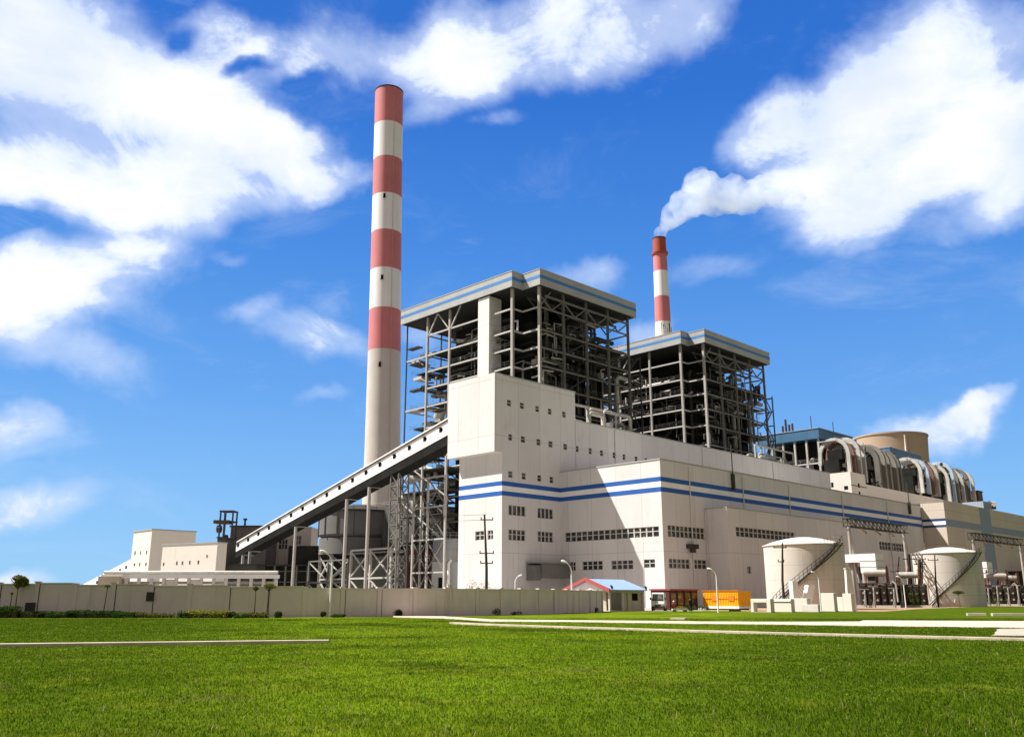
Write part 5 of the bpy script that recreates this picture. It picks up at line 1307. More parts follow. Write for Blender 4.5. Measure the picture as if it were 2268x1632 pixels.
# ------------------------------------------------------------------ transformers, gantries, bus ducts
def transformer(label, x, y, s=1.0):
    t = thing('transformer', label, 'transformer', x, y, FR - pi / 2 + .35, 'brown power transformers')
    mb = MB(); mb.box(0, 6.2 * s, 0, 3 * s, .4, 4.2 * s); mb.box(-.15, 6.35 * s, -.15, 3.15 * s, 4.2 * s, 4.4 * s); mb.build('tank_body', M['rust'], t)
    for i in range(5):
        mb = MB()
        for k in range(5): mb.box((.35 + i * 1.18 + k * .16) * s, (.35 + i * 1.18 + k * .16 + .07) * s, -1.1 * s, -.1, .7 * s, 3.9 * s)
        mb.tube([((.3 + i * 1.18) * s, -.6 * s, 3.95 * s), ((1.15 + i * 1.18) * s, -.6 * s, 3.95 * s)], .14 * s, 8); mb.tube([((.3 + i * 1.18) * s, -.6 * s, .62 * s), ((1.15 + i * 1.18) * s, -.6 * s, .62 * s)], .14 * s, 8)
        mb.build('radiator', M['rust'], t)
        mb = MB(); mb.tube([((.75 + i * 1.18) * s, -1.16 * s, 1.3 * s), ((.75 + i * 1.18) * s, -1.3 * s, 1.3 * s)], .2 * s, 10); mb.tube([((.75 + i * 1.18) * s, -1.16 * s, 2.6 * s), ((.75 + i * 1.18) * s, -1.3 * s, 2.6 * s)], .2 * s, 10); mb.build('fan', M['steelg' if i % 2 else 'pipe'], t)
    mb = MB(); mb.tube([(1.0 * s, 1.2 * s, 6.2 * s), (4.8 * s, 1.2 * s, 6.2 * s)], .62 * s, 14); mb.box(1.4 * s, 1.6 * s, 1 * s, 1.4 * s, 4.4 * s, 5.6 * s); mb.box(4.2 * s, 4.4 * s, 1 * s, 1.4 * s, 4.4 * s, 5.6 * s); mb.build('conservator', M['pipe'], t, True)
    for k in range(3):
        mb = MB(); x_ = (1.2 + k * 1.9) * s; mb.tube([(x_, 2.2 * s, 4.4 * s), (x_, 2.3 * s, 5.0 * s), (x_, 2.5 * s, 7.6 * s)], [.32 * s, .26 * s, .16 * s], 10)
        for j in range(6): mb.tube([(x_, (2.3 + j * .035) * s, (5 + j * .42) * s), (x_, (2.31 + j * .035) * s, (5.1 + j * .42) * s)], .36 * s, 10)
        mb.build('bushing', M['ceramic'], t, True)
    mb = MB(); mb.box(-.6, 6.8 * s, -1.4 * s, 3.4 * s, 0, .4); mb.build('plinth', M['concrete'], t)
    mb = MB(); mb.tube([(5.6 * s, -.2, 4.2 * s), (5.9 * s, -.9 * s, 4.6 * s), (6.4 * s, -1.0 * s, 4.2 * s), (6.5 * s, -1.0 * s, 1.0 * s)], .16 * s, 8); mb.build('pipe', M['pipe'], t, True)
    return t
p = atd(zz(8, 350, 0)[0], 1300, 168); transformer('brown transformer under the white bus duct behind the left gantry post', p[0], 168, 1.0)
p = atd(zz(8, 740, 0)[0], 1300, 171); transformer('brown transformer beside the farther cream tank', p[0], 171, .95)
p = atd(zz(8, 1790, 0)[0], 1300, 205); transformer('brown transformer at the right edge behind the second gantry post', p[0], 205, 1.05)
p = atd(zz(8, 2040, 0)[0], 1300, 208); transformer('rightmost brown transformer at the frame edge', p[0], 212, 1.0)
def busduct(label, d, x0, x1, ytop, yend):
    p0 = atd(x0, ytop, d); u0, va = to_uv(p0[0], d)
    vb, zt = onu(x1 - 26, ytop, u0)
    ze = onu(x1 - 26, yend, u0)[1]
    t = fthing('bus_duct', label, 'duct', u0, va, 'white boxed bus ducts over the transformers')
    mb = MB(); mb.box(u0, u0 + 2.4, vb + 3.01, va, zt - 1.5, zt); mb.build('top_duct', M['white'], t)
    mb = MB(); mb.box(u0 - .04, u0 + 3.6, vb, vb + 3.0, ze, zt + .02); mb.build('drop_duct', M['white'], t)
    mb = MB()
    for f in (.3, .62): z = ze + (zt - ze) * f; mb.box(u0 - .1, u0 + 3.66, vb - .06, vb + 3.04, z, z + .1)
    mb.build('flange', M['steel'], t)
    for f in (.9, .5): v = vb + (va - vb) * f; mb = MB(); mb.box(u0 + .8, u0 + 1.2, v - .2, v + .2, 0, zt - 1.51); mb.build('post', M['steel'], t)
busduct('white bus duct elbow between the two cream tanks', 172, zz(8, 172, 0)[0], zz(8, 672, 0)[0], zz(8, 0, 522)[1], zz(8, 0, 745)[1])
busduct('white bus duct elbow near the right edge', 208, zz(8, 1772, 0)[0], zz(8, 1968, 0)[0], zz(8, 0, 620)[1], zz(8, 0, 805)[1])
def gantry(label, xb, yb, d, L, zt):
    X, Y = atd(xb, yb, d)[0], d
    u0, v0 = to_uv(X, Y)
    t = fthing('gantry', label, 'gantry', u0, v0, 'steel line gantries over the switchyard')
    mb = MB(); mb.tube([(u0, v0, 0), (u0, v0, zt)], [.40, .28], 14); mb.build('post', M['polec'], t, True)
    mb = MB(); mb.tube([(u0 + L, v0, 0), (u0 + L, v0, zt)], [.40, .28], 14); mb.build('post', M['polec'], t, True)
    mb = MB(); lattice(mb, (u0 - .6, v0, zt + .85), (u0 + L + .6, v0, zt + .85), 1.5, 14, .15)
    mb.build('truss_beam', M['steeld'], t)
    mb = MB(); mb.tube([(u0 + 3, v0 - .3, 0), (u0 + .2, v0, zt - .2)], .26, 10); mb.build('raking_strut', M['polec'], t, True)
    for k in range(3):
        u = u0 + L * (k + .8) / 4
        mb = MB(); mb.tube([(u, v0, zt), (u - .6, v0 - 1.5, zt - 1.1)], .05, 6)
        for j in range(6): f = j / 6; mb.tube([(u - .6 * f, v0 - 1.5 * f, zt - 1.1 * f), (u - .6 * f - .03, v0 - 1.5 * f - .08, zt - 1.1 * f - .06)], .16, 8)
        mb.build('insulator', M['ceramic'], t)
gantry('left lattice gantry on concrete posts above the transformer', 1896, 1340, 172, 26, 15.0)
gantry('right lattice gantry at the frame edge past the far tank', 2172, 1330, 205, 34, 14.6)
# busbar supports between the transformers
for k, (xx, yy, dd, hh) in enumerate(((1918, 1338, 166, 3.6), (1938, 1338, 164, 4.4), (1962, 1340, 166, 5.2), (1983, 1339, 163, 3.9), (2000, 1340, 168, 5.0), (2192, 1332, 198, 4.6), (2212, 1332, 199, 5.4), (2236, 1332, 198, 4.8), (2258, 1332, 200, 5.6))):
    x_ = atd(xx, yy, dd)[0]
    t = wthing('busbar_support', 'pale grey busbar support post with insulator in front of the brown transformers', 'insulator post', x_, dd, 'busbar support posts before the transformers')
    mb = MB(); mb.box(x_ - .12, x_ + .12, dd - .12, dd + .12, 0, hh * .6); mb.bar((x_ - .5, dd, .05), (x_, dd, hh * .4), .1); mb.build('post', M['fascia'], t)
    mb = MB()
    for j in range(6): mb.tube([(x_, dd, hh * .6 + j * .14), (x_, dd, hh * .6 + j * .14 + .1)], [.19, .12], 10)
    mb.tube([(x_, dd, hh * .6), (x_, dd, hh * .6 + 1.0)], .08, 8); mb.build('insulator', M['fascia'], t, True)
    mb = MB(); mb.tube([(x_ - .9, dd, hh * .6 + 1.05), (x_ + .9, dd + .3, hh * .6 + 1.05)], .07, 8); mb.build('busbar', M['pipe'], t, True)
# loose raking poles in the yard
for (x0, y0, x1, y1, d, lab) in ((zz(8, 905, 700)[0], zz(8, 905, 700)[1], *zz(8, 925, 530), 175, 'thick dark stub pole right of the bus duct'), (*zz(8, 1030, 1060), *zz(8, 1055, 590), 176, 'dark leaning pole in front of the farther tank edge')):
    a, b = atd(x0, y0, d), atd(x1, y1, d)
    t = wthing('yard_pole', lab, 'pole', a[0], d); mb = MB(); mb.tube([(a[0] + .3, d, 0), (b[0], d, b[2])], [.4, .28], 10); mb.build('shaft', M['poleblack'], t, True)
    mb = MB(); mb.box(b[0] - 1.2, b[0] + 1.2, d - .1, d + .1, b[2] - 1.0, b[2] - .85); mb.build('crossarm', M['poleblack'], t)

# ------------------------------------------------------------------ electric poles
def epole(label, xpx, ytop, ground, arms, mat_=None, wires=False, d=None, red=False):
    x, y = ground
    top = atd(xpx, ytop, y)[2]
    t = wthing('utility_pole', label, 'utility pole', x, y, 'electricity poles')
    m = mat_ or M['polec']
    sh = MB().tube([(x, y, 0), (x, y, top * .45), (x + (atd(xpx, ytop, y)[0] - x), y, top)], [.2, .16, .1], 12).build('shaft', m, t, True)
    if red: mb = MB(); mb.tube([(x, y, .2), (x, y, 2.7)], .225, 14); mb.build('notice_wrap', mat('faded_red_wrap', (.30, .13, .12), .9, var=.45, vscale=3.0, streak=.6, streakcol=(.06, .04, .03)), sh)
    for (f, w) in arms:
        z = top * f
        mb = MB(); mb.box(x - w, x + w, y - .06, y + .06, z - .06, z + .06)
        arm = mb.build('crossarm', M['poleblack'], t)
        mb = MB()
        for s in (-1, 1): mb.tube([(x + s * w * .92, y, z + .05), (x + s * w * .92, y, z + .3)], .07, 8)
        mb.build('insulator', M['ceramic'], arm)
    if wires:
        for f in (1.0, .945):
            mb = MB(); mb.tube([(x - 9 * k, y + 3 * k, top * f - .08 * k) for k in (0, .25, .5, .75, 1)], .022, 5); mb.build('wire', M['poleblack'], t)
    return t
epole('tall dark utility pole with three crossarms before the compound wall', 1073, 1139, gnd(1077, 1357.5), ((.945, .75), (.60, .85), (.50, .75)), M['poleblack'], True, red=True)
epole('utility pole with two crossarms in front of the nearer cream tank', 1733, 1202, (atd(1738, 1350, 122)[0], 122), ((.93, .9), (.72, .4)), M['poleblack'])
epole('thin dark pole standing at the left edge of the farther tank', zz(8, 1085, 0)[0], zz(8, 0, 530)[1], (atd(zz(8, 1110, 0)[0], 1330, 172)[0], 172), ((.9, 1.2),), M['poleblack'])
epole('thin dark pole in front of the middle of the farther tank', zz(8, 1230, 0)[0], zz(8, 0, 540)[1], (atd(zz(8, 1268, 0)[0], 1330, 172)[0], 172), ((.9, 1.0),), M['poleblack'])
epole('thin bare pole left of the far tank among the transformers', zz(8, 818, 0)[0], zz(8, 0, 560)[1], (atd(zz(8, 805, 0)[0], 1330, 176)[0], 176), ((.7, .9),), M['poleblack'])

# ------------------------------------------------------------------ street lamps
lamp0 = thing('street_lamp', 'x', 'street lamp', 0, 0, 0, 'white street lamps around the lawn')
mb = MB(); mb.tube([(0, 0, 0), (0, 0, .5), (0, 0, 3.6), (0, 0, 4.9), (-.08, 0, 5.2), (-.28, 0, 5.55), (-.55, 0, 5.8)], [.12, .1, .095, .08, .065, .055, .05], 12); mb.build('pole', M['white'], lamp0, True)
mb = MB(); mb.box(-.16, .16, -.16, .16, 0, .06); mb.build('base_plate', M['steel'], lamp0)
mb = MB(); mb.tube([(-.45, 0, 5.74), (-.6, 0, 5.83), (-.95, 0, 5.96), (-1.15, 0, 6.02), (-1.22, 0, 6.03)], [.05, .12, .16, .12, .03], 12); hd = mb.build('lamp_head', M['white'], lamp0, True)
mb = MB(); mb.tube([(-.62, 0, 5.76), (-.95, 0, 5.87), (-1.14, 0, 5.95)], [.07, .11, .05], 10); mb.build('lens', M['glass'], hd, True)
LP = [((730, 1366), None, 1218, 0, 'street lamp nearest the camera before the compound wall left of the trestle'),
      ((1267, 1356), None, 1240, 0, 'street lamp just left of the blue-roofed gatehouse'),
      ((1591, 1357), None, 1257, 0, 'street lamp in front of the orange container'),
      ((1819, 1352), 116, 1265, 0, 'street lamp behind the white wall blocks before the nearer tank'),
      ((2007, 1347), None, 1275, 0, 'street lamp before the brown transformers'),
      ((2159, 1339), 205, 1280, 0, 'small street lamp by the right side of the farther tank'),
      ((1141, 1325), 122, 1272, pi, 'street lamp behind the wall below the grey machinery housing, head to the right')]
for i, ((x, y), d, yt, rot, lab) in enumerate(LP):
    X, Y = gnd(x, y) if d is None else (atd(x, y, d)[0], d)
    o = lamp0 if i == 0 else copy_tree(lamp0)
    s = atd(x, yt, Y)[2] / 6.1
    o.location = (X, Y, 0); o.scale = (s, s, s); o.rotation_euler = (0, 0, rot + rnd.uniform(-.25, .25)); o['label'] = lab

# ------------------------------------------------------------------ compound wall
line = [(-95, 80.5), (-46.1, 82.4), (-26.6, 82.8), (-16.8, 84.3), (-9.5, 87.0), (-2.4, 91.5), (3.8, 100), (9.4, 110.6), (11.6, 117.5)]
cw = wthing('compound_wall', 'long grey-cream panelled compound wall with stains along the lawn', 'wall', -46, 82)
def at_len(s):
    for (x0, y0), (x1, y1) in zip(line, line[1:]):
        L = sqrt((x1 - x0) ** 2 + (y1 - y0) ** 2)
        if s <= L: return (x0 + (x1 - x0) * s / L, y0 + (y1 - y0) * s / L)
        s -= L
    return line[-1]
tot = sum(sqrt((b[0] - a[0]) ** 2 + (b[1] - a[1]) ** 2) for a, b in zip(line, line[1:]))
ns = int(tot / 3.45); pts = [at_len(tot * i / ns) for i in range(ns + 1)]
for i in range(ns + 1):
    x, y = pts[i]
    n0 = pts[min(i + 1, ns)]; p0 = pts[max(i - 1, 0)]
    d = Vector((n0[0] - p0[0], n0[1] - p0[1])).normalized(); nn = Vector((d.y, -d.x))
    H = 2.93 - .38 * min(1, max(0, (x + 46) / 28)) + (.12 if i % 2 else 0) * (x < -20)
    def quad(a, b, off0, off1, za, zb, mb):
        A = Vector(a); B = Vector(b)
        c = [A + nn * off0, B + nn * off0, B + nn * off1, A + nn * off1]
        mb.add([(q.x, q.y, z) for z in (za, zb) for q in c], [(0, 3, 2, 1), (4, 5, 6, 7), (0, 1, 5, 4), (1, 2, 6, 5), (2, 3, 7, 6), (3, 0, 4, 7)])
    P_ = Vector((x, y))
    mb = MB(); quad(tuple(P_ - d * .2), tuple(P_ + d * .2), -.2, .17, 0, H + .06, mb); quad(tuple(P_ - d * .26), tuple(P_ + d * .26), -.24, .22, H + .06, H + .16, mb)
    mb.build('post', M['compound'], cw)
    if i % 3 != 1:
        mb = MB(); quad(tuple(P_ + d * .205), tuple(P_ + d * .265), -.05, .095, .02, H - .08, mb); mb.build('joint_shadow', M['black'], cw)  # black strip standing in for the shadow line at the panel edge
    if i < ns:
        A = P_ + d * .2; B = Vector(pts[i + 1]); e = (B - P_).normalized(); B = B - e * .2
        mb = MB(); quad(tuple(A), tuple(B), -.12, .08, 0, H - .06, mb); mb.build('panel', M['compound'], cw)
        mb = MB(); quad(tuple(A), tuple(B), -.2, .15, H - .06, H + .04, mb); mb.build('coping', M['coping'], cw)
for (x, y) in (zz(9, 1312, 385), zz(9, 266, 478)):
    p = atd(x, y, 82.2); yy = 82.25 if x < 200 else 82.45
    mb = MB(); w_ = .32 if x > 200 else .45
    mb.box(p[0] - w_, p[0] + w_, yy - .12, yy - .06, p[2] - .4, p[2] + .4); mb.box(p[0] - w_ * .8, p[0] + w_ * .8, yy - .14, yy - .12, p[2] - .04, p[2] + .04)
    mb.box(p[0] - .04, p[0] + .04, yy - .14, yy - .12, p[2] - .3, p[2] + .3)
    mb.build('wall_vent', M['steeld'], cw)

# ------------------------------------------------------------------ plants
def leaves(mb, c, rad, n, s, R, box=False):
    for _ in range(n):
        if box: p = Vector((R.uniform(-1, 1), R.uniform(-1, 1), R.uniform(-1, 1)))
        else:
            while True:
                p = Vector((R.uniform(-1, 1), R.uniform(-1, 1), R.uniform(-1, 1)))
                if p.length < 1: break
            p = p.normalized() * (p.length ** .45)
        p = Vector((c[0] + p.x * rad[0], c[1] + p.y * rad[1], c[2] + p.z * rad[2]))
        a = Vector((R.gauss(0, 1), R.gauss(0, 1), R.gauss(0, 1))).normalized(); b = a.orthogonal().normalized()
        b = Matrix.Rotation(R.uniform(0, 6.28), 3, a) @ b; cc = a.cross(b)
        q = s * R.uniform(.6, 1.3)
        mb.add([p - b * q, p + cc * q * .5, p + b * q, p - cc * q * .5], [(0, 1, 2, 3)])
R = random.Random(19)
def hedge(label, x0, x1, y, h, m, dep=.5):
    t = wthing('hedge', label, 'hedge', (x0 + x1) / 2, y, 'low clipped hedges along the wall')
    mb = MB(); L = x1 - x0
    k = max(1, int(L / 1.2))
    for i in range(k):
        cx_ = x0 + L * (i + .5) / k
        leaves(mb, (cx_, y, h * .5), (L / k * .56, dep, h * .5 * R.uniform(.85, 1.12)), int(420 * (L / k) / 1.2 * max(.6, h / .5)), .085, R, True)
    mb.build('foliage', m, t)
    mb = MB(); mb.box(x0 + .1, x1 - .1, y - dep * .6, y + dep * .6, 0, h * .6); mb.build('stem', M['bark'], t)
def X(x, d): return atd(x, 1366, d)[0]
hedge('dark clipped hedge block under the small topiary tree', X(-120, 80.8), X(42, 80.8), 80.8, 1.0, M['leaf'], .5)
hedge('long low dark hedge right of the topiary tree', X(46, 81), X(150, 81), 81.0, .55, M['leaf'])
hedge('long low dark hedge before the wall panel with the lower vent', X(152, 80.9), X(268, 80.9), 80.9, .65, M['leaf'])
hedge('yellow-green low hedge before the middle wall panels', X(414, 80.6), X(506, 80.6), 80.6, .62, M['leafy'])
hedge('short olive hedge right of the yellow-green one', X(524, 80.9), X(592, 80.9), 80.9, .45, M['leafo'])
hedge('sparse olive ground hedge before the plain wall panels', X(300, 81.2), X(382, 81.2), 81.2, .38, M['leafo'])
def shrub(label, px, d, r, h, m=None, n=420):
    t = wthing('shrub', label, 'shrub', X(px, d), d, 'rounded shrubs at the foot of the wall')
    mb = MB(); x = X(px, d)
    lw = 1.0 if h > 1.5 else .72
    for q in range(5): leaves(mb, (x + R.uniform(-.75, .75) * r, d + R.uniform(-.3, .3) * r, h * lw * R.uniform(.3, .6)), (r * R.uniform(.35, .7), r * .5, h * lw * R.uniform(.28, .45)), n // 4, .075, R)
    mb.build('foliage', m or M['leaf'], t)
    mb = MB()
    for k in range(3): mb.tube([(x, d, 0), (x + R.uniform(-.5, .5) * r, d + R.uniform(-.3, .3) * r, h * .7)], .025, 5)
    mb.build('stem', M['bark'], t)
for a in (('tiny dark shrub between the first two left hedges', 89, 80.3, .3, .75), ('low dark shrub at the front of the left hedge', 117, 80, .6, .6), ('square dark shrub rising from the left hedge', 161, 80.8, .55, .95),
          ('large green shrub ending the left hedge', 272, 80.2, .75, .85), ('dark flat shrub right of the large green one', 296, 80.9, .8, .8), ('dark shrub at the left end of the yellow-green hedge', 402, 80.2, .6, .95),
          ('dark shrub at the right end of the yellow-green hedge', 513, 80.7, .5, .85), ('dark low shrub at the right of the olive hedge', 534, 80, .55, .45), ('dark round shrub below the stained panel', 615, 81, .4, .85), ('small dark ball shrub left of the nearest street lamp', 714, 82.6, .38, .75),
          ('low dark shrub right of the nearest street lamp', 750, 82, .6, .45), ('dark round shrub before the middle of the wall', 879, 86.4, .42, .9), ('dark block shrub before the wall right of the round one', 944, 88, .4, .85), ('dark shrub left of the tall utility pole', 1022, 90.5, .5, .9),
          ('green shrub right at the foot of the tall utility pole', 1095, 92.5, .6, 1.0), ('dark flat shrub right of the utility pole', 1135, 95, .8, .5), ('small dark shrub below the wall short of the gatehouse', 1200, 101, .65, .9), ('dark shrub beside the lamp near the gatehouse', 1255, 106, .6, .9), ('round dark shrub at the gatehouse corner', 1318, 113.5, .5, .8)): shrub(*a)
shrub('leafy light green bush rising over the wall left of the tower foot', 992, 104, 1.3, 3.9, M['leafo'], 900)
shrub('pale bush growing behind the wall at the sunlit tower foot', 1052, 118, 2.1, 4.6, M['leafo'], 1100)
def small_tree(label, xpx, yb, ytop, ycrown, rx, d, m, lean=0.0, n=900, rz_=None):
    x = atd(xpx, yb, d)[0]; zt = atd(xpx, ytop, d)[2]; zc = atd(xpx, ycrown, d)[2]
    t = wthing('small_tree', label, 'tree', x, d, 'small trees before the compound wall')
    mb = MB(); mb.tube([(x, d, 0), (x + lean * .5, d, zc * .55), (x + lean, d, zc + .2)], [.055, .045, .03], 8)
    for k in range(6): a = R.uniform(0, 6.28); mb.tube([(x + lean, d, zc - .1), (x + lean + cos(a) * rx * .7, d + sin(a) * rx * .7, zc + (zt - zc) * R.uniform(.3, .8))], [.03, .012], 5)
    mb.build('trunk', M['bark'], t, True)
    mb = MB(); hh = (zt - zc) / 2
    for k in range(7):
        a = R.uniform(0, 6.28); q = R.uniform(0, .55)
        leaves(mb, (x + lean + cos(a) * rx * q, d + sin(a) * rx * q, zc + hh * R.uniform(.65, 1.35)), (rx * R.uniform(.4, .65), rx * .5, hh * R.uniform(.4, .65)), n // 7, .10, R)
    mb.build('crown', m, t)
small_tree('small round-headed topiary tree at the far left of the wall', 33, 1352, 1270, 1302, 1.05, 81.6, M['leafo'], 0, 1500)
small_tree('thin sapling with a small tuft, the left of the pair before the wall', 563, 1366, 1298, 1307, .36, 81.2, M['leafo'], -.03, 160)
small_tree('thin sapling with a bushier tuft, the right of the pair before the wall', 590, 1366, 1290, 1306, .75, 81.4, M['leafo'], .05, 420)
small_tree('tiny bare sapling beside the topiary tree', 20, 1355, 1312, 1315, .16, 81.5, M['leafo'], .05, 50)
small_tree('thin leaning sapling at the wall near the pipe rack end', 228, 1357, 1295, 1299, .3, 81.6, M['leafo'], .18, 110)
small_tree('spindly dark tree before the shaded side of the farther tank', zz(8, 1520, 0)[0], 1335, zz(8, 0, 945)[1], zz(8, 0, 1000)[1], 1.5, 168, M['leaf'], 0, 500)
shrub('dark green bushes at the foot of the right transformer yard', zz(8, 1960, 0)[0], 195, 3.0, 2.2, M['leaf'], 700)
shrub('dark tree-like bush between transformers and far tank', zz(8, 1000, 0)[0], 165, 1.8, 4.2, M['leaf'], 800)
shrub('low green bush before the orange container', 1545, 126, 1.6, 1.0, M['leaf'], 500)
shrub('low bright bush left of the dark standing person', 1512, 127, 1.3, .9, M['leafy'], 400)

# ------------------------------------------------------------------ gatehouse
gx0, gy0 = gnd(1352, 1353.5)
gu, gv = to_uv(gx0, gy0)
Gt = fthing('gatehouse', 'small gatehouse with light blue roof, red gable edge and stained walls', 'gatehouse', gu, gv)
He, Hr, Lg, Wg = 2.72, 4.1, 7.2, 7.4
vr_ = gv + Wg / 2
mb = MB(); mb.facade('v', gv + .2, gu + 4.0, gu + Lg, 0, He, [(gu + 4.9, gu + 6.3, 1.35, 2.3)], .2); mb.facade('u', gu + 4.0, gv + .2, gv + 5.5, 0, He); mb.facade('u', gu + Lg, gv + .2, gv + 5.5, 0, He); mb.facade('v', gv + 5.5, gu + .3, gu + Lg, 0, He)
mb.box(gu + 2.9, gu + 3.97, gv + .35, gv + .45, 0, He); mb.box(gu + .25, gu + .4, gv + .9, gv + 2.9, .1, He - .02)
mb.build('wall', M['plaster'], Gt)
mb = MB(); mb.box(gu + 4.9, gu + 6.3, gv + .36, gv + .4, 1.35, 2.3); mb.build('window', M['black'], Gt)
mb = MB(); mb.box(gu - .15, gu + Lg + .1, gv - .05, gv + 5.6, 0, .1); mb.build('floor_slab', M['plaster'], Gt)
for (u, v) in ((gu, gv + .02), (gu + 2.75, gv + .02), (gu + Lg - .1, gv - .05), (gu, gv + 3.1), (gu, gv + Wg - .5)):
    mb = MB(); mb.box(u - .12, u + .14, v - .05, v + .22, .1, He); mb.build('post', M['coping'], Gt)
mb = MB()
for (va, za, vb, zb) in ((gv - .45, He - .05, vr_, Hr), (gv + Wg + .45, He - .05, vr_, Hr)):
    A = [(gu - .5, va, za), (gu + Lg + .4, va, za), (gu + Lg + .4, vb, zb), (gu - .5, vb, zb)]
    mb.add(A + [(x, y, z + .1) for x, y, z in A], [(0, 3, 2, 1), (4, 5, 6, 7), (0, 1, 5, 4), (1, 2, 6, 5), (2, 3, 7, 6), (3, 0, 4, 7)])
mb.build('roof', M['roofsky'], Gt)
for (va, vb) in ((gv - .5, vr_), (gv + Wg + .5, vr_)):
    za, zb = He - .07, Hr
    A = [(gu - .75, va, za - .25), (gu - .5, va, za - .25), (gu - .5, vb, zb - .2), (gu - .75, vb, zb - .2)]
    mb = MB(); mb.add(A + [(x, y, z + .48) for x, y, z in A], [(0, 3, 2, 1), (4, 5, 6, 7), (0, 1, 5, 4), (1, 2, 6, 5), (2, 3, 7, 6), (3, 0, 4, 7)]); mb.build('barge_board', M['tile'], Gt)
mb = MB(); a_, b_ = gv + .5, gv + Wg - .7
mb.add([(gu - .3, a_, He), (gu - .3, b_, He), (gu - .3, vr_, Hr - .28), (gu - .12, a_, He), (gu - .12, b_, He), (gu - .12, vr_, Hr - .28)], [(0, 1, 2), (5, 4, 3), (0, 3, 4, 1), (1, 4, 5, 2), (2, 5, 3, 0)]); mb.build('gable_panel', M['white'], Gt)
mb = MB(); mb.box(gu - .2, gu + .1, gv - .1, gv + Wg - .4, He - .3, He - .01); mb.box(gu + .1, gu + Lg, gv - .1, gv + .15, He - .3, He - .01); mb.build('beam', M['plaster'], Gt)
for (u, v, z) in ((gu + .1, gv - .3, He + .15), (gu + Lg + .2, gv - .35, He + .1)):
    mb = MB(); mb.tube([(u, v, z), (u, v, z + .25), (u - .12, v + .1, z + .42), (u - .25, v + .15, z + .4)], [.12, .17, .1, .03], 8); mb.build('roof_finial', M['rubber'], Gt, True)
# bench slab beside it
t = wthing('low_slab', 'low pale slab on blocks right of the gatehouse', 'slab', 24, 117.5)
mb = MB(); a, b = gnd(1490, 1354), gnd(1524, 1354); mb.box(a[0], b[0], a[1], a[1] + .8, .18, .36); mb.build('top', M['coping'], t); mb = MB(); mb.box(a[0] + .1, a[0] + .5, a[1] + .1, a[1] + .7, 0, .18); mb.box(b[0] - .5, b[0] - .1, a[1] + .1, a[1] + .7, 0, .18); mb.build('block', M['steeld'], t)

# small white van parked right of the gatehouse
vx, vy = gnd(1459, 1352.5)
van = thing('parked_van', 'dirty white van with big windscreen parked nose-on right of the gatehouse', 'van', vx, vy + .6, radians(-14))
prof = [(0, .38), (-.06, .95), (.12, 1.28), (.62, 2.32), (1.0, 2.42), (4.2, 2.4), (4.3, .38)]     # y, z from the nose back
mb = MB(); n = len(prof); hw = .88
mb.add([(-hw * (1 if z < 1.5 else .9), y, z) for y, z in prof] + [(hw * (1 if z < 1.5 else .9), y, z) for y, z in prof], [tuple(range(n))[::-1], tuple(range(n, 2 * n))] + [(i, (i + 1) % n, n + (i + 1) % n, n + i) for i in range(n)])
bo = mb.build('body', M['plaster'] if False else mat('dirty_white_paint', (.62, .60, .55), .5, var=.15, vscale=1.2, streak=.4, streakcol=(.2, .17, .12)), van)
mb = MB(); mb.add([(-.78, .14, 1.36), (.78, .14, 1.36), (.70, .57, 2.24), (-.70, .57, 2.24)], [(0, 1, 2, 3)]); mb.v = [(x, y - .03, z) for x, y, z in mb.v]; mb.build('windscreen', M['glass'], van)
for sx_ in (-1, 1):
    mb = MB(); mb.box(sx_ * .62 - .15, sx_ * .62 + .15, -.09, -.03, .8, .98); mb.build('headlight', M['white'], van)
    mb = MB(); mb.box(sx_ * 1.0 - .09, sx_ * 1.0 + .09, .25, .32, 1.45, 1.75); mb.build('mirror', M['rubber'], van)
    for y in (.75, 3.4):
        mb = MB(); mb.tube([(sx_ * .72, y, .34), (sx_ * .92, y, .34)], .34, 18); wl = mb.build('wheel', M['rubber'], van, True); mb = MB(); mb.tube([(sx_ * .921, y, .34), (sx_ * .935, y, .34)], .18, 12); mb.build('rim', M['steel'], wl)
mb = MB(); mb.box(-.9, .9, -.16, -.02, .36, .58); mb.build('bumper', M['steeld'], van)
mb = MB(); mb.box(-.4, .4, -.1, -.055, .64, .78); mb.build('grille', M['black'], van)

# ------------------------------------------------------------------ containers
px_, py_ = gnd(1559, 1350)
ub, vm = to_uv(atd(1559, 1350, 136)[0], 136)
vr = onu(1636, 1330, ub)[0]; ue = onv(1664, 1330, vr)[0]
hc = onu(1559, 1309, ub)[1]
oc = fthing('orange_container', 'bright orange steel container on a white skid behind the street lamp', 'container', ub, vr)
mb = MB(); mb.box(ub, ue, vr, vm, .55, hc); mb.build('body', M['orange'], oc)
mb = MB()
n = 22
for i in range(n):
    v = vr + (vm - vr) * (i + .3) / n; mb.box(ub - .06, ub - .003, v, v + (vm - vr) / n * .5, .75, hc - .2)
for i in range(8):
    u = ub + (ue - ub) * (i + .3) / 8; mb.box(u, u + (ue - ub) / 8 * .5, vr - .06, vr - .003, .75, hc - .2)
mb.build('corrugation', M['orange'], oc)
mb = MB(); mb.box(ub - .1, ub + .05, vr - .1, vm + .1, hc, hc + .14); mb.box(ub - .1, ub - .01, vr - .05, vm, (hc + .55) / 2 - .05, (hc + .55) / 2 + .06); mb.build('rail', mat('orange_edge', (.52, .15, .012), .6, var=.2, streak=.4), oc)
for v in (vr + (vm - vr) * .12, vr + (vm - vr) * .58): mb = MB(); mb.box(ub - .12, ub - .064, v, v + .9, 1.3, 2.0); mb.build('access_panel', mat('orange_panel', (.62, .20, .012), .6, var=.2), oc)
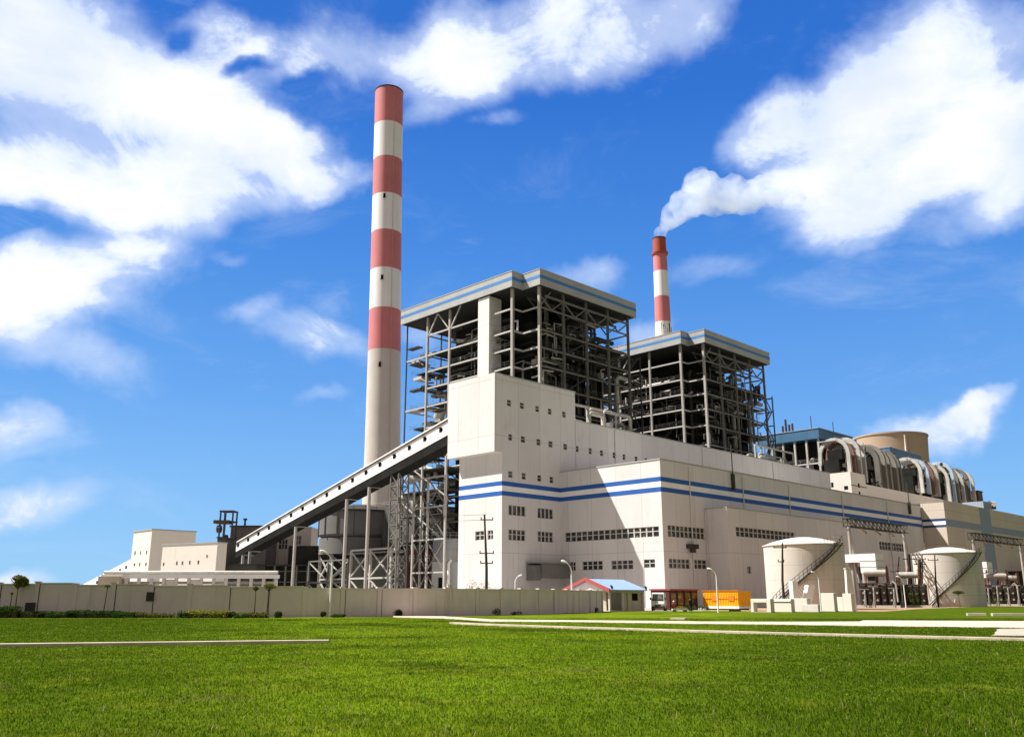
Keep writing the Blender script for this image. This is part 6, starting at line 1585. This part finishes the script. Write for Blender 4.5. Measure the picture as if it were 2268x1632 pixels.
mb = MB(); mb.box(ub - .2, ue, vr - .1, vm + .1, .2, .53); mb.build('skid', M['white'], oc)
mb = MB()
for f in (.1, .5, .9): v = vr + (vm - vr) * f; mb.box(ub - .1, ue, v - .2, v + .2, 0, .2)
mb.build('sleeper', M['steeld'], oc)
ua = onv(*zz(6, 145, 1300), vm + .6)[0]
rc = fthing('maroon_kiosk', 'dark maroon glazed kiosk left of the orange container', 'kiosk', ua, vm + .6)
hm = hc + .1
mb = MB(); mb.box(ua, ub - .5, vm + .7, vm + 4, 0, hm); mb.build('body', M['maroon'], rc)
mb = MB(); mb.box(ua - .1, ub - .45, vm + .45, vm + 4.2, hm, hm + .22); mb.build('roof', mat('red_fascia', (.32, .05, .06), .6, var=.2), rc)
n = 4
for i in range(n):
    a, b = ua + (ub - .5 - ua) * (i + .12) / n, ua + (ub - .5 - ua) * (i + .88) / n
    mb = MB(); mb.box(a, b, vm + .62, vm + .69, .7, hm - .3); w_ = mb.build('window', M['glass'], rc)
    mb = MB(); mb.box(a - .08, a, vm + .58, vm + .69, .5, hm - .1); mb.box(b, b + .08, vm + .58, vm + .69, .5, hm - .1); mb.build('frame', M['maroon'] if i % 2 else M['steeld'], w_)

# ------------------------------------------------------------------ white wall blocks before the tank
def blk(label, xl_, xr_, yb_, yt_, kind, th=.9):
    P0 = gnd(xl_, yb_); u, v = to_uv(*P0); v1 = onu(xr_, yb_, u)[0]; h = onu((xl_ + xr_) / 2, yt_, u)[1]
    t = fthing('concrete_block', label, 'wall block', u, v1, 'white concrete blocks before the nearer tank')
    a, b = v1, v
    w = b - a
    mb = MB()
    if kind == 'frame':
        mb.box(u, u + th, b - w * .14, b, 0, h); mb.box(u, u + th, a, a + w * .2, 0, h); mb.box(u, u + th, a + w * .2, b - w * .14, h * .72, h)
    elif kind == 'step':
        mb.box(u, u + th, a, a + w * .55, 0, h); mb.box(u, u + th, a + w * .55, b, 0, h * .8)
    elif kind == 'chest':
        mb.box(u, u + th, a, b, 0, h); mb.box(u - .1, u, a, b, h * .78, h * .86)
    else: mb.box(u, u + th, a, b, 0, h)
    o = mb.build('body', M['block'] if kind != 'low' else M['coping'], t)
    bv = o.modifiers.new('bevel', 'BEVEL'); bv.width = .04; bv.segments = 2
    mb = MB(); mb.box(u - .05, u + th + .05, a - .05, b + .05, 0, .08); mb.build('footing', M['slab'], t)
z6 = lambda x, y: zz(6, x, y)
def B6(label, x0, x1, yb_, yt_, kind, th=.9): blk(label, z6(x0, 0)[0], z6(x1, 0)[0], z6(0, yb_)[1], z6(0, yt_)[1], kind, th)
B6('white open frame block with a square opening, leftmost of the row', 950, 1147, 1396, 1262, 'frame')
B6('plain white block with a ledge next to the open frame', 1163, 1352, 1393, 1262, 'chest')
B6('taller white block in the middle of the row before the tank', 1368, 1512, 1392, 1258, 'plain')
B6('low pinkish slab block in front of the middle white block', 1450, 1618, 1393, 1318, 'low', .5)
B6('tall pale block right of the lamp behind the row', 1640, 1782, 1388, 1206, 'plain')
B6('stepped pale block, rightmost of the row', 1800, 1955, 1386, 1210, 'step')
# raking white buttresses and the tall concrete post
for (x0, x1, y0, y1, lean, lab) in ((1370, 1412, 1260, 1085, -.0, 'upright white buttress slab before the nearer tank'), (1465, 1520, 1255, 1125, .9, 'leaning white buttress slab before the nearer tank')):
    d = 128; a, b = atd(*z6(x0, y0), d), atd(*z6(x1, y1), d)
    t = wthing('buttress', lab, 'buttress', a[0], d)
    mb = MB(); w_ = b[0] - a[0]; mb.add([(a[0], d, 0), (a[0] + w_, d, 0), (a[0] + w_ + lean, d, b[2]), (a[0] + lean, d, b[2]), (a[0], d + 1.6, 0), (a[0] + w_, d + 1.6, 0), (a[0] + w_ + lean, d + 1.6, b[2]), (a[0] + lean, d + 1.6, b[2])], [(0, 1, 2, 3), (4, 7, 6, 5), (0, 4, 5, 1), (1, 5, 6, 2), (2, 6, 7, 3), (3, 7, 4, 0)]); mb.build('body', M['white'], t)
    mb = MB(); mb.box(a[0] - .2, a[0] + w_ + .2, d - .2, d + 1.8, 0, .15); mb.build('footing', M['slab'], t)
d = 124; a, b = atd(*z6(1918, 1250), d), atd(*z6(1940, 966), d)
t = wthing('gate_post', 'tall slim concrete post beside the stepped block', 'post', a[0], d)
mb = MB(); mb.add([(a[0] - .2, d, 0), (a[0] + 1.0, d, 0), (a[0] + .65, d, b[2]), (a[0] - .0, d, b[2]), (a[0] - .2, d + .7, 0), (a[0] + 1.0, d + .7, 0), (a[0] + .65, d + .7, b[2]), (a[0], d + .7, b[2])], [(0, 1, 2, 3), (4, 7, 6, 5), (0, 4, 5, 1), (1, 5, 6, 2), (2, 6, 7, 3), (3, 7, 4, 0)]); mb.build('shaft', M['block'], t)
mb = MB(); mb.box(a[0] - .1, a[0] + .75, d - .08, d + .78, b[2], b[2] + .12); mb.build('cap', M['coping'], t)

# ------------------------------------------------------------------ people
def person(label, x, y, rot, top, bottom, cap=None, crouch=False):
    t = thing('person', label, 'person', x, y, rot)
    k = .62 if crouch else 1.0
    # joints of one continuous skinned body (metres)
    hip = .92 if not crouch else .45
    J = {'pel': (0, 0, hip), 'wai': (0, .02, hip + .18), 'che': (0, .03 if not crouch else -.12, hip + .42), 'nek': (0, .02 if not crouch else -.17, hip + .58), 'hea': (0, 0 if not crouch else -.22, hip + .74), 'top': (0, .01 if not crouch else -.23, hip + .84)}
    E_ = [('pel', 'wai'), ('wai', 'che'), ('che', 'nek'), ('nek', 'hea'), ('hea', 'top')]
    rad = {'pel': .15, 'wai': .14, 'che': .165, 'nek': .06, 'hea': .105, 'top': .07}
    for s, n in ((-1, 'l'), (1, 'r')):
        J['hp' + n] = (s * .10, 0, hip - .06); J['kn' + n] = (s * .12, -.04 if not crouch else -.36, .48 if not crouch else .5); J['an' + n] = (s * .12, .02, .09); J['to' + n] = (s * .13, -.17, .04)
        J['sh' + n] = (s * .19, J['che'][1], hip + .50); J['el' + n] = (s * .26, J['che'][1] - .02 - (.15 if crouch else 0), hip + .22); J['wr' + n] = (s * .25, J['che'][1] - .14 - (.2 if crouch else 0), hip - .02 + (.1 if crouch else 0)); J['ha' + n] = (s * .25, J['che'][1] - .17 - (.2 if crouch else 0), hip - .13 + (.1 if crouch else 0))
        E_ += [('pel', 'hp' + n), ('hp' + n, 'kn' + n), ('kn' + n, 'an' + n), ('an' + n, 'to' + n), ('che', 'sh' + n), ('sh' + n, 'el' + n), ('el' + n, 'wr' + n), ('wr' + n, 'ha' + n)]
        rad.update({'hp' + n: .10, 'kn' + n: .075, 'an' + n: .05, 'to' + n: .04, 'sh' + n: .075, 'el' + n: .05, 'wr' + n: .036, 'ha' + n: .04})
    keys = list(J); ix = {a_: i for i, a_ in enumerate(keys)}
    me = bpy.data.meshes.new('body'); me.from_pydata([J[a_] for a_ in keys], [(ix[a_], ix[b_]) for a_, b_ in E_], [])
    o = bpy.data.objects.new('body', me); COL.objects.link(o); o.parent = t
    md = o.modifiers.new('skin', 'SKIN'); md.use_smooth_shade = True
    for i, a_ in enumerate(keys):
        sv = me.skin_vertices[0].data[i]; sv.radius = (rad[a_], rad[a_] * (.8 if a_ in ('che', 'wai', 'pel') else 1)); sv.use_root = a_ == 'pel'
    sb = o.modifiers.new('sub', 'SUBSURF'); sb.levels = 1; sb.render_levels = 1
    m = bpy.data.materials.new('clothed_body'); m.use_nodes = True; h_ = G(m.node_tree); bs = m.node_tree.nodes['Principled BSDF']
    x_, y_, z_ = h_.sep(h_.n('ShaderNodeTexCoord').outputs['Object'])
    c = h_.mix(h_.m('GREATER_THAN', z_, hip), (*bottom, 1), (*top, 1)); c = h_.mix(h_.m('GREATER_THAN', z_, hip + .57), c, (.36, .2, .13, 1)); c = h_.mix(h_.m('LESS_THAN', z_, .1), c, (.02, .02, .02, 1))
    h_.put(bs.inputs['Base Color'], c); bs.inputs['Roughness'].default_value = .85
    me.materials.append(m)
    hx, hy, hz_ = J['hea']
    mb = MB(); mb.lathe(hx, hy + .01, [(.118, hz_ + .01), (.125, hz_ + .05), (.10, hz_ + .13), (.05, hz_ + .165), (.005, hz_ + .17)], 16); mb.build('cap' if cap else 'hair', M['capw'] if cap else M['rubber'], t, True)
    return t
gx, gy = gnd(1530, 1355)
person('person in dark clothes standing on the grass before the maroon kiosk', gx, gy, .3, (.02, .02, .022), (.018, .018, .02))
gx, gy = atd(1490, 1351, 125)[0], 125
person('person in red with a white cap sitting low before the maroon kiosk', gx, gy, .8, (.30, .025, .03), (.16, .02, .03), True, True)

# scattered kerb stones
for (x0, y0, lab, m) in ((1615, 1353.5, 'red brick pile beside the lamp before the orange container', M['maroon']), (1640, 1347, 'dark timber block beneath the orange container end', M['steeld'])):
    a = gnd(x0, y0); t = wthing('brick_pile', lab, 'pile', a[0], a[1]); mb = MB()
    for i in range(6):
        for j in range(3): mb.box(a[0] + i * .26, a[0] + i * .26 + .24, a[1] + .01 * j, a[1] + .12, j * .085, j * .085 + .08)
    mb.build('bricks', m, t)
